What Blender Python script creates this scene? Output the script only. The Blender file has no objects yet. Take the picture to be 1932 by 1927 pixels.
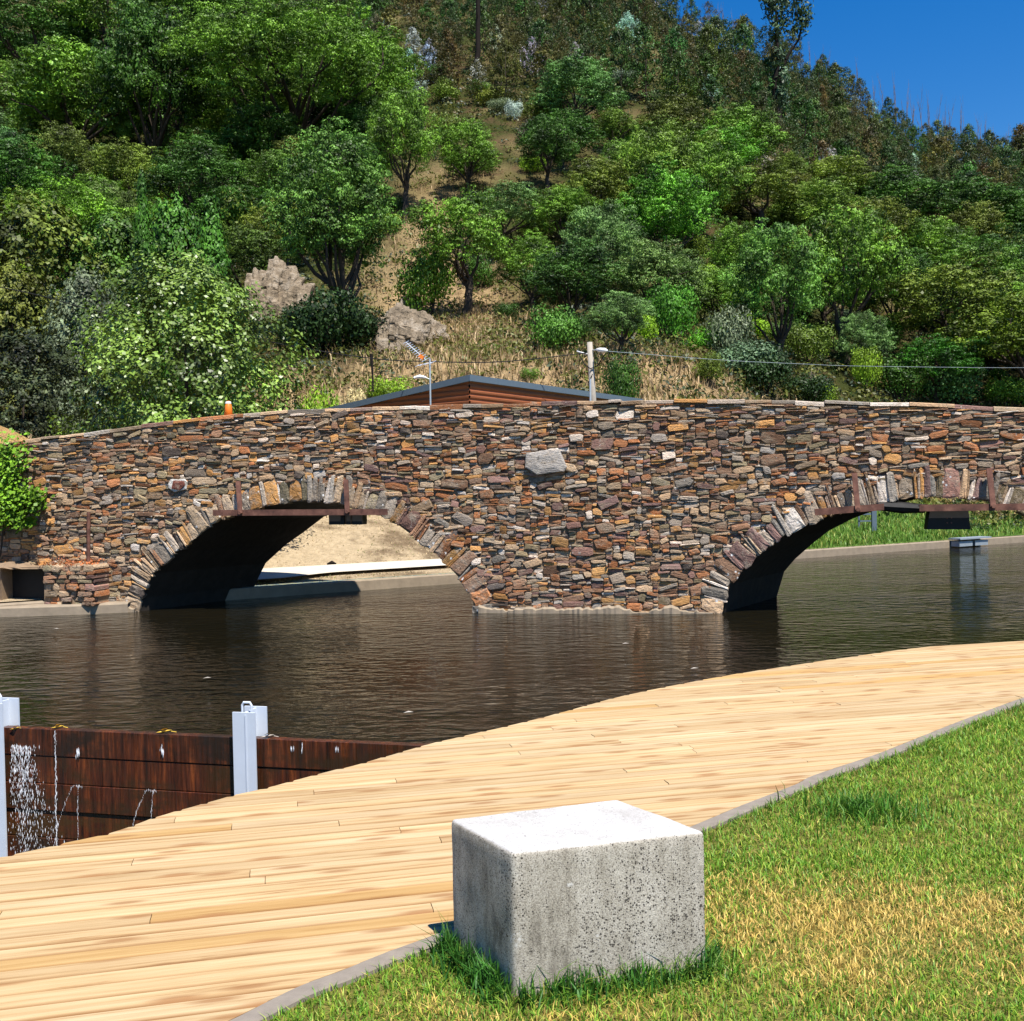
import bpy, math, random
import numpy as np
from mathutils import Vector, Matrix, noise as mnoise

random.seed(7)
rng = np.random.default_rng(11)
scene = bpy.context.scene
COL = scene.collection

# ------------------------------------------------------------------ camera
CAM_Z, FOC = 1.65, 1932.0
PITCH, ROLL = math.radians(1.0), math.radians(1.2)
F_ = Vector((0, math.cos(PITCH), -math.sin(PITCH)))
R0 = Vector((1, 0, 0)); U0 = Vector((0, math.sin(PITCH), math.cos(PITCH)))
R_ = R0 * math.cos(ROLL) - U0 * math.sin(ROLL)
U_ = R0 * math.sin(ROLL) + U0 * math.cos(ROLL)
CAM = Vector((0, 0, CAM_Z))
cam = bpy.data.objects.new('camera', bpy.data.cameras.new('camera'))
COL.objects.link(cam)
cam.matrix_world = Matrix(((R_.x, U_.x, -F_.x, 0), (R_.y, U_.y, -F_.y, 0), (R_.z, U_.z, -F_.z, CAM_Z), (0, 0, 0, 1)))
cam.data.sensor_width = 36; cam.data.sensor_fit = 'HORIZONTAL'; cam.data.lens = 36 * FOC / 1932.0
cam.data.clip_start = 0.1; cam.data.clip_end = 6000
scene.camera = cam

# ------------------------------------------------------------------ sky, sun, exposure
SUN_EL = math.radians(63.5)
SUN_AZ = math.atan2(0.50, -0.866)          # clockwise from +Y
TO_SUN = Vector((math.sin(SUN_AZ) * math.cos(SUN_EL), math.cos(SUN_AZ) * math.cos(SUN_EL), math.sin(SUN_EL)))
world = bpy.data.worlds.new('World'); scene.world = world; world.use_nodes = True
wn = world.node_tree; wn.nodes.clear()
sky = wn.nodes.new('ShaderNodeTexSky'); sky.sky_type = 'NISHITA'; sky.sun_disc = False
sky.sun_elevation = SUN_EL; sky.sun_rotation = SUN_AZ
sky.altitude = 600; sky.air_density = 1.25; sky.dust_density = 0.0; sky.ozone_density = 3.5
hs = wn.nodes.new('ShaderNodeHueSaturation'); hs.inputs['Saturation'].default_value = 1.45; hs.inputs['Hue'].default_value = 0.51; hs.inputs['Value'].default_value = 1.0
bg = wn.nodes.new('ShaderNodeBackground'); bg.inputs['Strength'].default_value = 0.08
wo = wn.nodes.new('ShaderNodeOutputWorld')
wn.links.new(sky.outputs[0], hs.inputs['Color']); wn.links.new(hs.outputs[0], bg.inputs['Color']); wn.links.new(bg.outputs[0], wo.inputs[0])
sl = bpy.data.lights.new('sun', 'SUN'); sl.energy = 5.0; sl.angle = math.radians(0.5); sl.color = (1.0, 0.95, 0.86)
so = bpy.data.objects.new('sun', sl); COL.objects.link(so); so.location = (20, -30, 60)
so.rotation_mode = 'QUATERNION'; so.rotation_quaternion = TO_SUN.to_track_quat('Z', 'Y')
scene.view_settings.view_transform = 'Standard'; scene.view_settings.look = 'None'
scene.view_settings.exposure = 0.85; scene.view_settings.gamma = 1.0
scene.render.engine = 'CYCLES'
scene.cycles.max_bounces = 6; scene.cycles.diffuse_bounces = 2; scene.cycles.glossy_bounces = 3
scene.cycles.transmission_bounces = 2; scene.cycles.transparent_max_bounces = 4

# ------------------------------------------------------------------ picture helpers
def ray(u, v):
    return F_ * FOC + R_ * (u - 966.0) - U_ * (v - 963.5)
def at_z(u, v, z):
    d = ray(u, v); return CAM + d * ((z - CAM_Z) / d.z)
def at_y(u, v, y):
    d = ray(u, v); return CAM + d * (y / d.y)

# ------------------------------------------------------------------ mesh helpers
class MB:
    def __init__(s): s.v = []; s.f = []; s.c = []; s.a = []
    def add(s, vs, fs, col=None, att=None):
        o = len(s.v); s.v.extend([tuple(p) for p in vs]); s.f.extend([tuple(i + o for i in f) for f in fs])
        if col is not None: s.c.extend([tuple(col)] * len(vs))
        if att is not None: s.a.extend(att)
    def box(s, c, size, rot=None, col=None):
        hx, hy, hz = [q / 2 for q in size]
        vs = [Vector((x, y, z)) for x in (-hx, hx) for y in (-hy, hy) for z in (-hz, hz)]
        if rot is not None: vs = [rot @ p for p in vs]
        c = Vector(c)
        s.add([p + c for p in vs], [(0, 1, 3, 2), (4, 6, 7, 5), (0, 4, 5, 1), (2, 3, 7, 6), (0, 2, 6, 4), (1, 5, 7, 3)], col)
    def tube(s, pts, rad, n=8, col=None, cap=True):
        pts = [Vector(p) for p in pts]; k = len(pts); vs = []; fs = []
        if not hasattr(rad, '__len__'): rad = [rad] * k
        up = None
        for i, p in enumerate(pts):
            t = (pts[min(i + 1, k - 1)] - pts[max(i - 1, 0)]).normalized()
            if up is None: up = t.orthogonal().normalized()
            up = (up - t * up.dot(t)); up = up.normalized() if up.length > 1e-6 else t.orthogonal().normalized()
            w = t.cross(up)
            for j in range(n):
                a = 2 * math.pi * j / n; vs.append(p + (up * math.cos(a) + w * math.sin(a)) * rad[i])
        for i in range(k - 1):
            for j in range(n):
                j2 = (j + 1) % n; fs.append((i * n + j, i * n + j2, (i + 1) * n + j2, (i + 1) * n + j))
        if cap: fs.append(tuple(range(n - 1, -1, -1))); fs.append(tuple((k - 1) * n + j for j in range(n)))
        s.add(vs, fs, col)
    def prism(s, poly, z0, z1, col=None):
        n = len(poly); vs = [(p[0], p[1], z0) for p in poly] + [(p[0], p[1], z1) for p in poly]
        fs = [tuple(range(n - 1, -1, -1)), tuple(range(n, 2 * n))] + [(i, (i + 1) % n, n + (i + 1) % n, n + i) for i in range(n)]
        s.add(vs, fs, col)
    def mesh(s, name, m, smooth=False):
        me = bpy.data.meshes.new(name); me.from_pydata(s.v, [], s.f)
        if s.c and len(s.c) == len(s.v): setcol(me, np.array(s.c, dtype=np.float32))
        if s.a:
            a = me.attributes.new('puv', 'FLOAT_VECTOR', 'POINT'); a.data.foreach_set('vector', np.array(s.a, dtype=np.float32).ravel())
        if smooth: me.polygons.foreach_set('use_smooth', np.ones(len(me.polygons), dtype=bool))
        if m: me.materials.append(m)
        me.update(); return me
    def build(s, name, m, parent=None, smooth=False):
        return link(name, s.mesh(name, m, smooth), parent)

def setcol(me, c):
    if c.shape[1] == 3: c = np.concatenate([c, np.ones((len(c), 1), np.float32)], 1)
    a = me.attributes.new('tint', 'FLOAT_COLOR', 'POINT'); a.data.foreach_set('color', c.astype(np.float32).ravel())

def np_mesh(name, v, f, m, col=None, smooth=False):
    v = np.asarray(v, dtype=np.float32); f = np.asarray(f, dtype=np.int32); k = f.shape[1]
    me = bpy.data.meshes.new(name)
    me.vertices.add(len(v)); me.vertices.foreach_set('co', v.ravel())
    me.loops.add(f.size); me.loops.foreach_set('vertex_index', f.ravel())
    me.polygons.add(len(f)); me.polygons.foreach_set('loop_start', np.arange(0, f.size, k, dtype=np.int32))
    me.polygons.foreach_set('loop_total', np.full(len(f), k, dtype=np.int32))
    if smooth: me.polygons.foreach_set('use_smooth', np.ones(len(f), dtype=bool))
    me.update(calc_edges=True); me.validate()
    if col is None and m is not None and m.name in ('leaf', 'gloss_leaf'):
        p = v.reshape(-1, k, 3).mean(1) if len(v) == len(f) * k else v
        q = np.sin(p[:, 0] * 2.3 + 1.1 * np.sin(p[:, 2] * 1.7)) + np.sin(p[:, 1] * 2.1 + p[:, 2] * 1.3) + np.sin(p[:, 2] * 2.7 + p[:, 0] * 0.8 - p[:, 1])
        q = np.repeat(1.0 + 0.30 * q, k)[:, None] if len(v) == len(f) * k else (1.0 + 0.30 * q)[:, None]
        col = np.clip(q, 0.28, 1.75) * np.array((1.0, 1.0, 1.0))
    if col is not None: setcol(me, np.asarray(col, dtype=np.float32))
    if m: me.materials.append(m)
    return me

def link(name, me, parent=None):
    o = bpy.data.objects.new(name, me); COL.objects.link(o)
    if parent is not None:
        o.parent = parent; o.matrix_parent_inverse = parent.matrix_basis.inverted()
    return o
def tag(o, label=None, cat=None, group=None, kind=None):
    if label: o['label'] = label
    if cat: o['category'] = cat
    if group: o['group'] = group
    if kind: o['kind'] = kind
    return o
def thing(name, label, cat, loc=(0, 0, 0), group=None):
    o = bpy.data.objects.new(name, None); COL.objects.link(o); o.location = loc; o.empty_display_size = 0.2
    return tag(o, label, cat, group)

# ------------------------------------------------------------------ material helpers
class NT:
    def __init__(s, name):
        s.m = bpy.data.materials.new(name); s.m.use_nodes = True; s.t = s.m.node_tree; s.t.nodes.clear()
        s.out = s.t.nodes.new('ShaderNodeOutputMaterial')
    def n(s, ty, **kw):
        nd = s.t.nodes.new('ShaderNode' + ty)
        for k, v in kw.items():
            if k.startswith('_'): setattr(nd, k[1:], v)
            else: s.set(nd, k.replace('__', ' '), v)
        return nd
    def set(s, nd, key, v):
        i = nd.inputs[int(key[1:])] if key[0] == 'i' and key[1:].isdigit() else nd.inputs[key]
        if isinstance(v, bpy.types.NodeSocket): s.t.links.new(v, i)
        elif isinstance(v, (tuple, list)) and len(v) == 3 and i.type == 'RGBA': i.default_value = (*v, 1)
        else: i.default_value = v
    def ramp(s, fac, stops, interp='LINEAR'):
        nd = s.t.nodes.new('ShaderNodeValToRGB'); nd.color_ramp.interpolation = interp
        e = nd.color_ramp.elements
        while len(e) < len(stops): e.new(0.5)
        for q, (p, c) in zip(e, stops):
            q.position = p; q.color = (*c, 1) if len(c) == 3 else c
        s.t.links.new(fac, nd.inputs[0]); return nd.outputs[0]
    def mix(s, a, b, fac, mode='MIX'):
        nd = s.t.nodes.new('ShaderNodeMix'); nd.data_type = 'RGBA'; nd.blend_type = mode
        for k, v in ((0, fac), (6, a), (7, b)):
            i = nd.inputs[k]
            if isinstance(v, bpy.types.NodeSocket): s.t.links.new(v, i)
            elif isinstance(v, (tuple, list)): i.default_value = (*v, 1) if len(v) == 3 else v
            else: i.default_value = v
        return nd.outputs[2]
    def math(s, op, a, b=0.0, c=None):
        nd = s.t.nodes.new('ShaderNodeMath'); nd.operation = op
        for k, v in ((0, a), (1, b)):
            if isinstance(v, bpy.types.NodeSocket): s.t.links.new(v, nd.inputs[k])
            else: nd.inputs[k].default_value = v
        return nd.outputs[0]
    def obj(s): return s.n('TexCoord').outputs['Object']
    def mapping(s, vec, scale=(1, 1, 1), rot=(0, 0, 0)):
        nd = s.t.nodes.new('ShaderNodeMapping'); s.t.links.new(vec, nd.inputs[0]); nd.inputs['Scale'].default_value = scale; nd.inputs['Rotation'].default_value = rot
        return nd.outputs[0]
    def noise(s, vec, scale, detail=4, rough=0.6):
        nd = s.n('TexNoise', Scale=scale, Detail=detail, Roughness=rough); s.t.links.new(vec, nd.inputs['Vector']); return nd.outputs[0]
    def vor(s, vec, scale, feature='F1', out='Distance'):
        nd = s.n('TexVoronoi', _feature=feature, Scale=scale); s.t.links.new(vec, nd.inputs['Vector']); return nd.outputs[out]
    def attr(s, name, out='Color'): return s.n('Attribute', _attribute_name=name).outputs[out]
    def bump(s, h, strength=0.5, dist=0.02):
        return s.n('Bump', Strength=strength, Distance=dist, Height=h).outputs[0]
    def bsdf(s, color, rough=0.8, spec=0.3, metal=0.0, normal=None):
        nd = s.n('BsdfPrincipled'); s.set(nd, 'Base Color', color); s.set(nd, 'Roughness', rough)
        s.set(nd, 'Specular IOR Level', spec); s.set(nd, 'Metallic', metal)
        if normal is not None: s.set(nd, 'Normal', normal)
        s.t.links.new(nd.outputs[0], s.out.inputs[0]); return nd

def leaf_mat(name, rough=0.5, spec=0.2, trans=0.07, vary=0.5):
    t = NT(name); oc = t.n('ObjectInfo').outputs['Color']; r = t.n('NewGeometry').outputs['Random Per Island']
    k = t.ramp(r, [(0, (1 - vary,) * 3), (1, (1 + vary,) * 3)])
    # ramps clamp at 1, so the tint is doubled through the object's own colour
    c = t.mix(oc, k, 1.0, 'MULTIPLY')
    c = t.mix(c, t.attr('tint'), 1.0, 'MULTIPLY')
    hue = t.mix(c, (0.9, 0.75, 0.3), t.math('MULTIPLY', t.math('GREATER_THAN', r, 0.93), 0.10), 'MIX')
    p = t.n('BsdfPrincipled'); t.set(p, 'Base Color', c); t.set(p, 'Roughness', rough); t.set(p, 'Specular IOR Level', spec)
    tr = t.n('BsdfTranslucent'); t.set(tr, 'Color', t.mix(c, (1.0, 1.0, 0.45), 1.0, 'MULTIPLY'))
    ms = t.n('MixShader'); t.set(ms, 'i0', trans); t.t.links.new(p.outputs[0], ms.inputs[1]); t.t.links.new(tr.outputs[0], ms.inputs[2])
    t.t.links.new(ms.outputs[0], t.out.inputs[0]); return t.m

M = {}
def plain(name, color, rough=0.7, spec=0.3, metal=0.0, nscale=8.0, var=0.35, bump=0.2):
    t = NT(name); o = t.obj(); nz = t.noise(o, nscale, 6)
    c = t.mix([q * (1 - var) for q in color], [min(1, q * (1 + var)) for q in color], nz)
    t.bsdf(c, rough, spec, metal, t.bump(nz, bump, 0.02)); return t.m

def make_materials():
    M['leaf'] = leaf_mat('leaf'); M['gloss_leaf'] = leaf_mat('gloss_leaf', 0.42, 0.4, 0.08)
    M['bark'] = plain('bark', (0.055, 0.043, 0.033), 0.9, 0.1, nscale=3, var=0.5, bump=0.6)
    M['dark_bark'] = plain('dark_bark', (0.018, 0.014, 0.012), 0.9, 0.1, nscale=3, var=0.4, bump=0.6)
    M['pale_bark'] = plain('pale_bark', (0.42, 0.37, 0.30), 0.9, 0.1, nscale=4, var=0.4, bump=0.4)
    M['twig'] = plain('twig', (0.20, 0.155, 0.14), 0.9, 0.1, nscale=4, var=0.4)
    M['grey_steel'] = plain('grey_steel', (0.56, 0.61, 0.68), 0.45, 0.4, nscale=5, var=0.10, bump=0.05)
    M['black_iron'] = plain('black_iron', (0.012, 0.011, 0.011), 0.6, 0.3)
    M['alu'] = plain('alu', (0.62, 0.64, 0.66), 0.35, 0.5, 0.6, var=0.1)
    M['concrete'] = plain('concrete', (0.27, 0.215, 0.155), 0.9, 0.2, nscale=5, var=0.35, bump=0.4)
    M['pale_concrete'] = plain('pale_concrete', (0.52, 0.46, 0.38), 0.9, 0.2, nscale=3, var=0.15, bump=0.2)
    M['kerb'] = plain('kerb', (0.21, 0.18, 0.15), 0.9, 0.2, nscale=14, var=0.35, bump=0.3)
    M['white'] = plain('white', (0.8, 0.8, 0.78), 0.5, 0.4, var=0.05)
    M['orange'] = plain('orange', (0.78, 0.19, 0.015), 0.5, 0.4, var=0.1)
    M['pole_wood'] = plain('pole_wood', (0.36, 0.32, 0.27), 0.9, 0.2, nscale=6, var=0.25)
    M['yellow_leaf'] = plain('yellow_leaf', (0.55, 0.36, 0.05), 0.7, 0.2)
    M['roof_edge'] = plain('roof_edge', (0.10, 0.135, 0.17), 0.5, 0.4, var=0.1, bump=0.05)
    M['mud'] = plain('mud', (0.05, 0.042, 0.03), 0.9, 0.2, nscale=1.0)
    M['pontoon'] = plain('pontoon', (0.30, 0.34, 0.38), 0.5, 0.4, 0.3, var=0.2)
    # rusty iron
    t = NT('rust'); o = t.obj(); a = t.noise(o, 6, 6); b = t.noise(o, 30, 4)
    c = t.ramp(a, [(0.3, (0.07, 0.034, 0.026)), (0.55, (0.17, 0.078, 0.056)), (0.75, (0.26, 0.13, 0.09))])
    t.bsdf(c, 0.75, 0.25, 0.2, t.bump(b, 0.3, 0.01)); M['rust'] = t.m
    # stones of the bridge: colour sits in each stone's attribute
    t = NT('rubble_stone'); o = t.obj(); tc = t.attr('tint'); a = t.noise(t.mapping(o, (6, 6, 22)), 2.2, 6, 0.7); b = t.noise(o, 30, 5, 0.7)
    c = t.mix(tc, t.mix((0.35, 0.32, 0.32), (1.6, 1.5, 1.4), a), 0.75, 'MULTIPLY')
    lich = t.math('MULTIPLY', t.math('GREATER_THAN', t.noise(o, 9, 3), 0.68), 0.5)
    c = t.mix(c, (0.46, 0.44, 0.40), lich)
    ht = t.math('ADD', t.math('MULTIPLY', a, 1.0), t.math('MULTIPLY', b, 0.5))
    sm = t.ramp(t.noise(t.mapping(o, (1, 1, 1.6)), 3.2, 7, 0.72), [(0.50, (0,) * 3), (0.64, (0.75,) * 3)]); c = t.mix(c, t.mix((0.22, 0.155, 0.10), (0.50, 0.40, 0.29), b), sm)
    wsp = t.math('GREATER_THAN', t.noise(t.mapping(o, (1, 1, 1.8)), 11, 3, 0.6), 0.71); c = t.mix(c, (0.66, 0.62, 0.57), t.math('MULTIPLY', wsp, 0.8))
    dsp = t.math('LESS_THAN', t.noise(t.mapping(o, (1, 1, 2.6)), 7, 5, 0.7), 0.36); c = t.mix(c, (0.035, 0.028, 0.024), t.math('MULTIPLY', dsp, 0.65))
    t.bsdf(c, 0.85, 0.25, 0, t.bump(ht, 1.0, 0.045)); M['stone'] = t.m
    t = NT('voussoir_stone'); o = t.obj(); tc = t.attr('tint'); a = t.noise(o, 7, 6, 0.7); b = t.noise(o, 26, 5, 0.7)
    c = t.mix(tc, t.mix((0.4, 0.36, 0.34), (1.5, 1.45, 1.4), a), 0.7, 'MULTIPLY')
    v1 = t.vor(o, 5.5); sp = t.math('MULTIPLY', t.math('LESS_THAN', v1, 0.13), 0.9); sp2 = t.math('MULTIPLY', t.math('GREATER_THAN', t.noise(o, 5, 5, 0.7), 0.60), 0.45)
    c = t.mix(c, (0.36, 0.32, 0.28), sp2); c = t.mix(c, (0.72, 0.71, 0.69), sp)
    sm = t.ramp(t.noise(o, 4.2, 7, 0.72), [(0.50, (0,) * 3), (0.62, (0.8,) * 3)]); c = t.mix(c, t.mix((0.22, 0.16, 0.11), (0.50, 0.42, 0.33), b), sm)
    t.bsdf(c, 0.88, 0.2, 0, t.bump(t.math('ADD', a, t.math('MULTIPLY', b, 0.5)), 1.0, 0.05)); M['voussoir'] = t.m
    t = NT('mortar'); o = t.obj(); a = t.noise(o, 14, 6, 0.75)
    c = t.ramp(a, [(0.3, (0.06, 0.042, 0.028)), (0.50, (0.24, 0.165, 0.105)), (0.72, (0.42, 0.32, 0.22))])
    t.bsdf(c, 0.95, 0.1, 0, t.bump(a, 1.0, 0.05)); M['mortar'] = t.m
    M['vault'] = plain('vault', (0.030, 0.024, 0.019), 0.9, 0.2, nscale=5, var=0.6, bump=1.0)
    M['plinth'] = plain('plinth', (0.22, 0.155, 0.10), 0.95, 0.1, nscale=4, var=0.6, bump=0.8)
    # pine boards
    t = NT('pine_board'); p = t.attr('puv', 'Vector'); tc = t.attr('tint')
    g1 = t.noise(t.mapping(p, (1.1, 26, 1)), 1.0, 6, 0.65); g2 = t.noise(t.mapping(p, (0.35, 5, 1)), 1.0, 4, 0.6); g3 = t.noise(t.mapping(p, (3.0, 120, 1)), 1.0, 3, 0.6)
    vk = t.n('TexVoronoi', _voronoi_dimensions='2D', Scale=1.0); t.t.links.new(t.mapping(p, (1.5, 7.0, 1)), vk.inputs['Vector']); kn = vk.outputs['Distance']; kd = t.ramp(kn, [(0.06, (1, 1, 1)), (0.17, (0, 0, 0))])
    base = t.ramp(g1, [(0.30, (0.26, 0.15, 0.07)), (0.42, (0.44, 0.335, 0.195)), (0.68, (0.54, 0.45, 0.30))])
    c = t.mix(base, t.mix((0.62, 0.5, 0.38), (1.12, 1.1, 1.08), g2), 0.8, 'MULTIPLY')
    c = t.mix(c, tc, 1.0, 'MULTIPLY'); c = t.mix(c, (0.24, 0.115, 0.045), t.math('MULTIPLY', kd, 0.75))
    t.bsdf(c, 0.75, 0.2, 0, t.bump(t.math('ADD', g3, g1), 0.35, 0.004)); M['pine'] = t.m
    # granular cast stone block
    t = NT('granite_block'); o = t.obj(); nz = t.noise(t.mapping(o, (1, 1, 0.32)), 5.5, 7, 0.75); gr = t.noise(o, 190, 3, 0.85); g2 = t.noise(o, 75, 4, 0.8)
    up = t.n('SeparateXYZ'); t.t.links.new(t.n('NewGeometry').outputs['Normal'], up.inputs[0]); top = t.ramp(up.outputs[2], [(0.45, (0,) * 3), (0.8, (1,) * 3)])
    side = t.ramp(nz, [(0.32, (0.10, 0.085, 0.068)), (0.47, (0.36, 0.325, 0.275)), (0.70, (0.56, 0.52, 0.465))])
    c = t.mix(side, t.ramp(nz, [(0.3, (0.36, 0.34, 0.32)), (0.6, (0.52, 0.51, 0.50))]), top)  # top paler, sides darker by normal: sun and shade put into the colour
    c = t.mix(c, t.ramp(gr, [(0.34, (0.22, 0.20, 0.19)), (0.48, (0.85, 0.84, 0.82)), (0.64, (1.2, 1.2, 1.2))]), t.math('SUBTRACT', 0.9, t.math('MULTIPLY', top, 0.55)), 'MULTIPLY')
    c = t.mix(c, t.ramp(g2, [(0.30, (0.25, 0.23, 0.21)), (0.42, (1, 1, 1))]), 0.8, 'MULTIPLY')
    v = t.vor(o, 150); vc = t.vor(o, 150, out='Color'); sep = t.n('SeparateColor'); t.set(sep, 'Color', vc)
    sz = t.math('MULTIPLY', t.math('MULTIPLY', sep.outputs[0], sep.outputs[1]), 0.9)
    dens = t.ramp(t.noise(t.mapping(o, (1, 1, 0.5)), 3.5, 3), [(0.36, (0.2,) * 3), (0.62, (1,) * 3)])
    hole = t.math('LESS_THAN', v, t.math('MULTIPLY', t.math('MULTIPLY', sz, dens), t.math('SUBTRACT', 1.0, t.math('MULTIPLY', top, 0.7))))
    c = t.mix(c, (0.035, 0.03, 0.027), t.math('MULTIPLY', hole, 0.9))
    wv = t.math('GREATER_THAN', t.noise(o, 6, 6, 0.75), 0.66); c = t.mix(c, (0.62, 0.60, 0.58), t.math('MULTIPLY', wv, 0.6))
    zz = t.n('SeparateXYZ'); t.t.links.new(o, zz.inputs[0]); low = t.ramp(t.math('ADD', zz.outputs[2], t.math('MULTIPLY', nz, 0.10)), [(0.07, (1,) * 3), (0.16, (0,) * 3)])
    c = t.mix(c, (0.42, 0.37, 0.30), t.math('MULTIPLY', low, 0.35))
    t.bsdf(c, 0.92, 0.2, 0, t.bump(t.math('SUBTRACT', gr, t.math('MULTIPLY', hole, 1.0)), 0.6, 0.004)); M['block'] = t.m
    # wet dam boards
    t = NT('wet_board'); o = t.obj(); a = t.noise(t.mapping(o, (14, 14, 1.0)), 1.5, 5, 0.7); b = t.noise(t.mapping(o, (2, 2, 3)), 1.2, 4); s2 = t.noise(t.mapping(o, (60, 60, 2.5)), 1.0, 4, 0.7)
    rnd = t.n('ObjectInfo').outputs['Random']; big = t.noise(t.mapping(o, (1.3, 1.3, 3)), 1.3, 5, 0.7)
    c = t.ramp(a, [(0.33, (0.012, 0.005, 0.003)), (0.52, (0.075, 0.019, 0.007)), (0.76, (0.27, 0.070, 0.017))])
    c = t.mix(c, t.mix((0.012, 0.008, 0.006), (0.060, 0.030, 0.008), rnd), t.ramp(big, [(0.40, (0.92,) * 3), (0.58, (0.0,) * 3)]))
    t.bsdf(c, t.ramp(s2, [(0.3, (0.15,) * 3), (0.7, (0.55,) * 3)]), 0.5, 0, t.bump(s2, 0.25, 0.01)); M['wet'] = t.m
    # cladding of the hut behind the bridge
    t = NT('cladding'); o = t.obj(); a = t.noise(t.mapping(o, (1, 1, 6)), 2.0, 4)
    t.bsdf(t.mix((0.20, 0.058, 0.022), (0.34, 0.115, 0.045), a), 0.6, 0.3); M['clad'] = t.m
    # water
    t = NT('river_water'); o = t.obj()
    r1 = t.noise(t.mapping(o, (1.5, 2.6, 1), (0, 0, 0.10)), 2.6, 2, 0.5); r2 = t.noise(t.mapping(o, (1.2, 3.0, 1), (0, 0, -0.1)), 9.0, 3, 0.6); r3 = t.noise(o, 0.35, 2)
    h = t.math('ADD', t.math('MULTIPLY', r1, 1.0), t.math('MULTIPLY', r2, 0.10))
    c = t.mix((0.004, 0.004, 0.002), (0.012, 0.009, 0.004), r3)
    pat = t.ramp(t.noise(t.mapping(o, (0.5, 1.0, 1)), 0.45, 3), [(0.35, (0.45,) * 3), (0.6, (1,) * 3)]); h = t.math('MULTIPLY', h, pat)
    nd = t.bsdf(c, 0.02, 0.22, 0, t.bump(h, 0.9, 0.045)); nd.inputs['IOR'].default_value = 1.33; M['water'] = t.m
    # hill soil, dry grass and litter
    t = NT('hill_soil'); o = t.obj(); tc = t.attr('tint'); a = t.noise(o, 0.5, 6, 0.7); b = t.noise(o, 5, 5, 0.75)
    c = t.mix(tc, t.mix((0.45, 0.42, 0.38), (1.5, 1.5, 1.5), b), 1.0, 'MULTIPLY')
    c = t.mix(c, (0.10, 0.06, 0.032), t.ramp(a, [(0.50, (0, 0, 0)), (0.62, (0.7,) * 3)]))
    t.bsdf(c, 0.95, 0.1, 0, t.bump(b, 1.0, 0.25)); M['hill'] = t.m
    t = NT('lawn_soil'); o = t.obj(); b = t.noise(o, 18, 5, 0.7)
    t.bsdf(t.ramp(b, [(0.3, (0.05, 0.055, 0.012)), (0.7, (0.24, 0.21, 0.055))]), 0.95, 0.1, 0, t.bump(b, 1, 0.03)); M['lawn'] = t.m
    for nm, tr in (('blade', 0.3), ('scrub', 0.25)):
        t = NT(nm); tc = t.attr('tint'); p = t.n('BsdfPrincipled'); t.set(p, 'Base Color', tc); t.set(p, 'Roughness', 0.5); t.set(p, 'Specular IOR Level', 0.3)
        trn = t.n('BsdfTranslucent'); t.set(trn, 'Color', tc); ms = t.n('MixShader'); t.set(ms, 'i0', tr)
        t.t.links.new(p.outputs[0], ms.inputs[1]); t.t.links.new(trn.outputs[0], ms.inputs[2]); t.t.links.new(ms.outputs[0], t.out.inputs[0]); M[nm] = t.m
    # outcrop rock
    t = NT('outcrop'); o = t.obj(); a = t.noise(o, 1.6, 7, 0.7); v = t.noise(t.mapping(o, (1.6, 1.6, 0.7)), 2.2, 6, 0.75)
    c = t.ramp(a, [(0.3, (0.11, 0.085, 0.06)), (0.5, (0.25, 0.195, 0.135)), (0.68, (0.40, 0.34, 0.27))])
    c = t.mix((0.04, 0.032, 0.022), c, t.ramp(v, [(0.36, (0,) * 3), (0.46, (1,) * 3)]))
    t.bsdf(c, 0.95, 0.2, 0, t.bump(a, 1.0, 0.3)); M['rock'] = t.m
    t = NT('spray'); t.bsdf((0.85, 0.88, 0.92), 0.1, 0.5); M['spray'] = t.m
make_materials()

# ================================================================== terrain of the far side
WATER_Z = -0.5
def sstep(a, b, x):
    k = min(1, max(0, (x - a) / (b - a))); return k * k * (3 - 2 * k)
def bank_d(t):
    return 25.3 / max(0.35, (1 - 0.61 * t))
_pc = {}
def prof(t):
    k = round(t, 3)
    if k not in _pc: _pc[k] = prof_(k)
    return _pc[k]
def prof_(t):
    """control points (distance, height) of the far side along the direction x = t*y"""
    b = bank_d(t); w = sstep(0.10, 0.46, t); wl = sstep(-0.26, -0.42, t)
    A = [(b, -0.27), (b + 1.6, -0.17), (b + 5.2, 0.95), (33.2, 2.4), (37.0, 4.1), (42, 6.9), (60, 12.3), (75, 22.3), (105, 42.5), (150, 72.6), (215, 113)]
    B = [(b, -0.27), (b + 1.6, -0.17), (b + 6, 0.25), (b + 11, 0.9), (52.0, 2.6), (56, 4.6), (63, 8.8), (80, 16.0), (105, 26.5), (150, 45.2), (190, 60.5)]
    d = [p[0] * (1 - w) + q[0] * w for p, q in zip(A, B)]; z = [p[1] * (1 - w) + q[1] * w for p, q in zip(A, B)]
    if wl > 0:                                         # the left side of the valley rises sooner
        z = [q + wl * (1.5 if 2 <= i <= 6 else 0) for i, q in enumerate(z)]
    k = sstep(0.0, 0.5, t) - sstep(-0.0, -0.6, t) * 0.0
    dr = 215 - 25 * k
    if t > 0.06:
        lim = float(np.interp(t, [0.06, 0.12, 0.19, 0.3, 0.5, 0.8], [0.60, 0.50, 0.438, 0.392, 0.312, 0.20]))
        for y in range(100, 216, 3):
            if (float(np.interp(y, d, z)) - CAM_Z) / y > lim: dr = min(dr, y); break
    return d, z, dr
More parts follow.
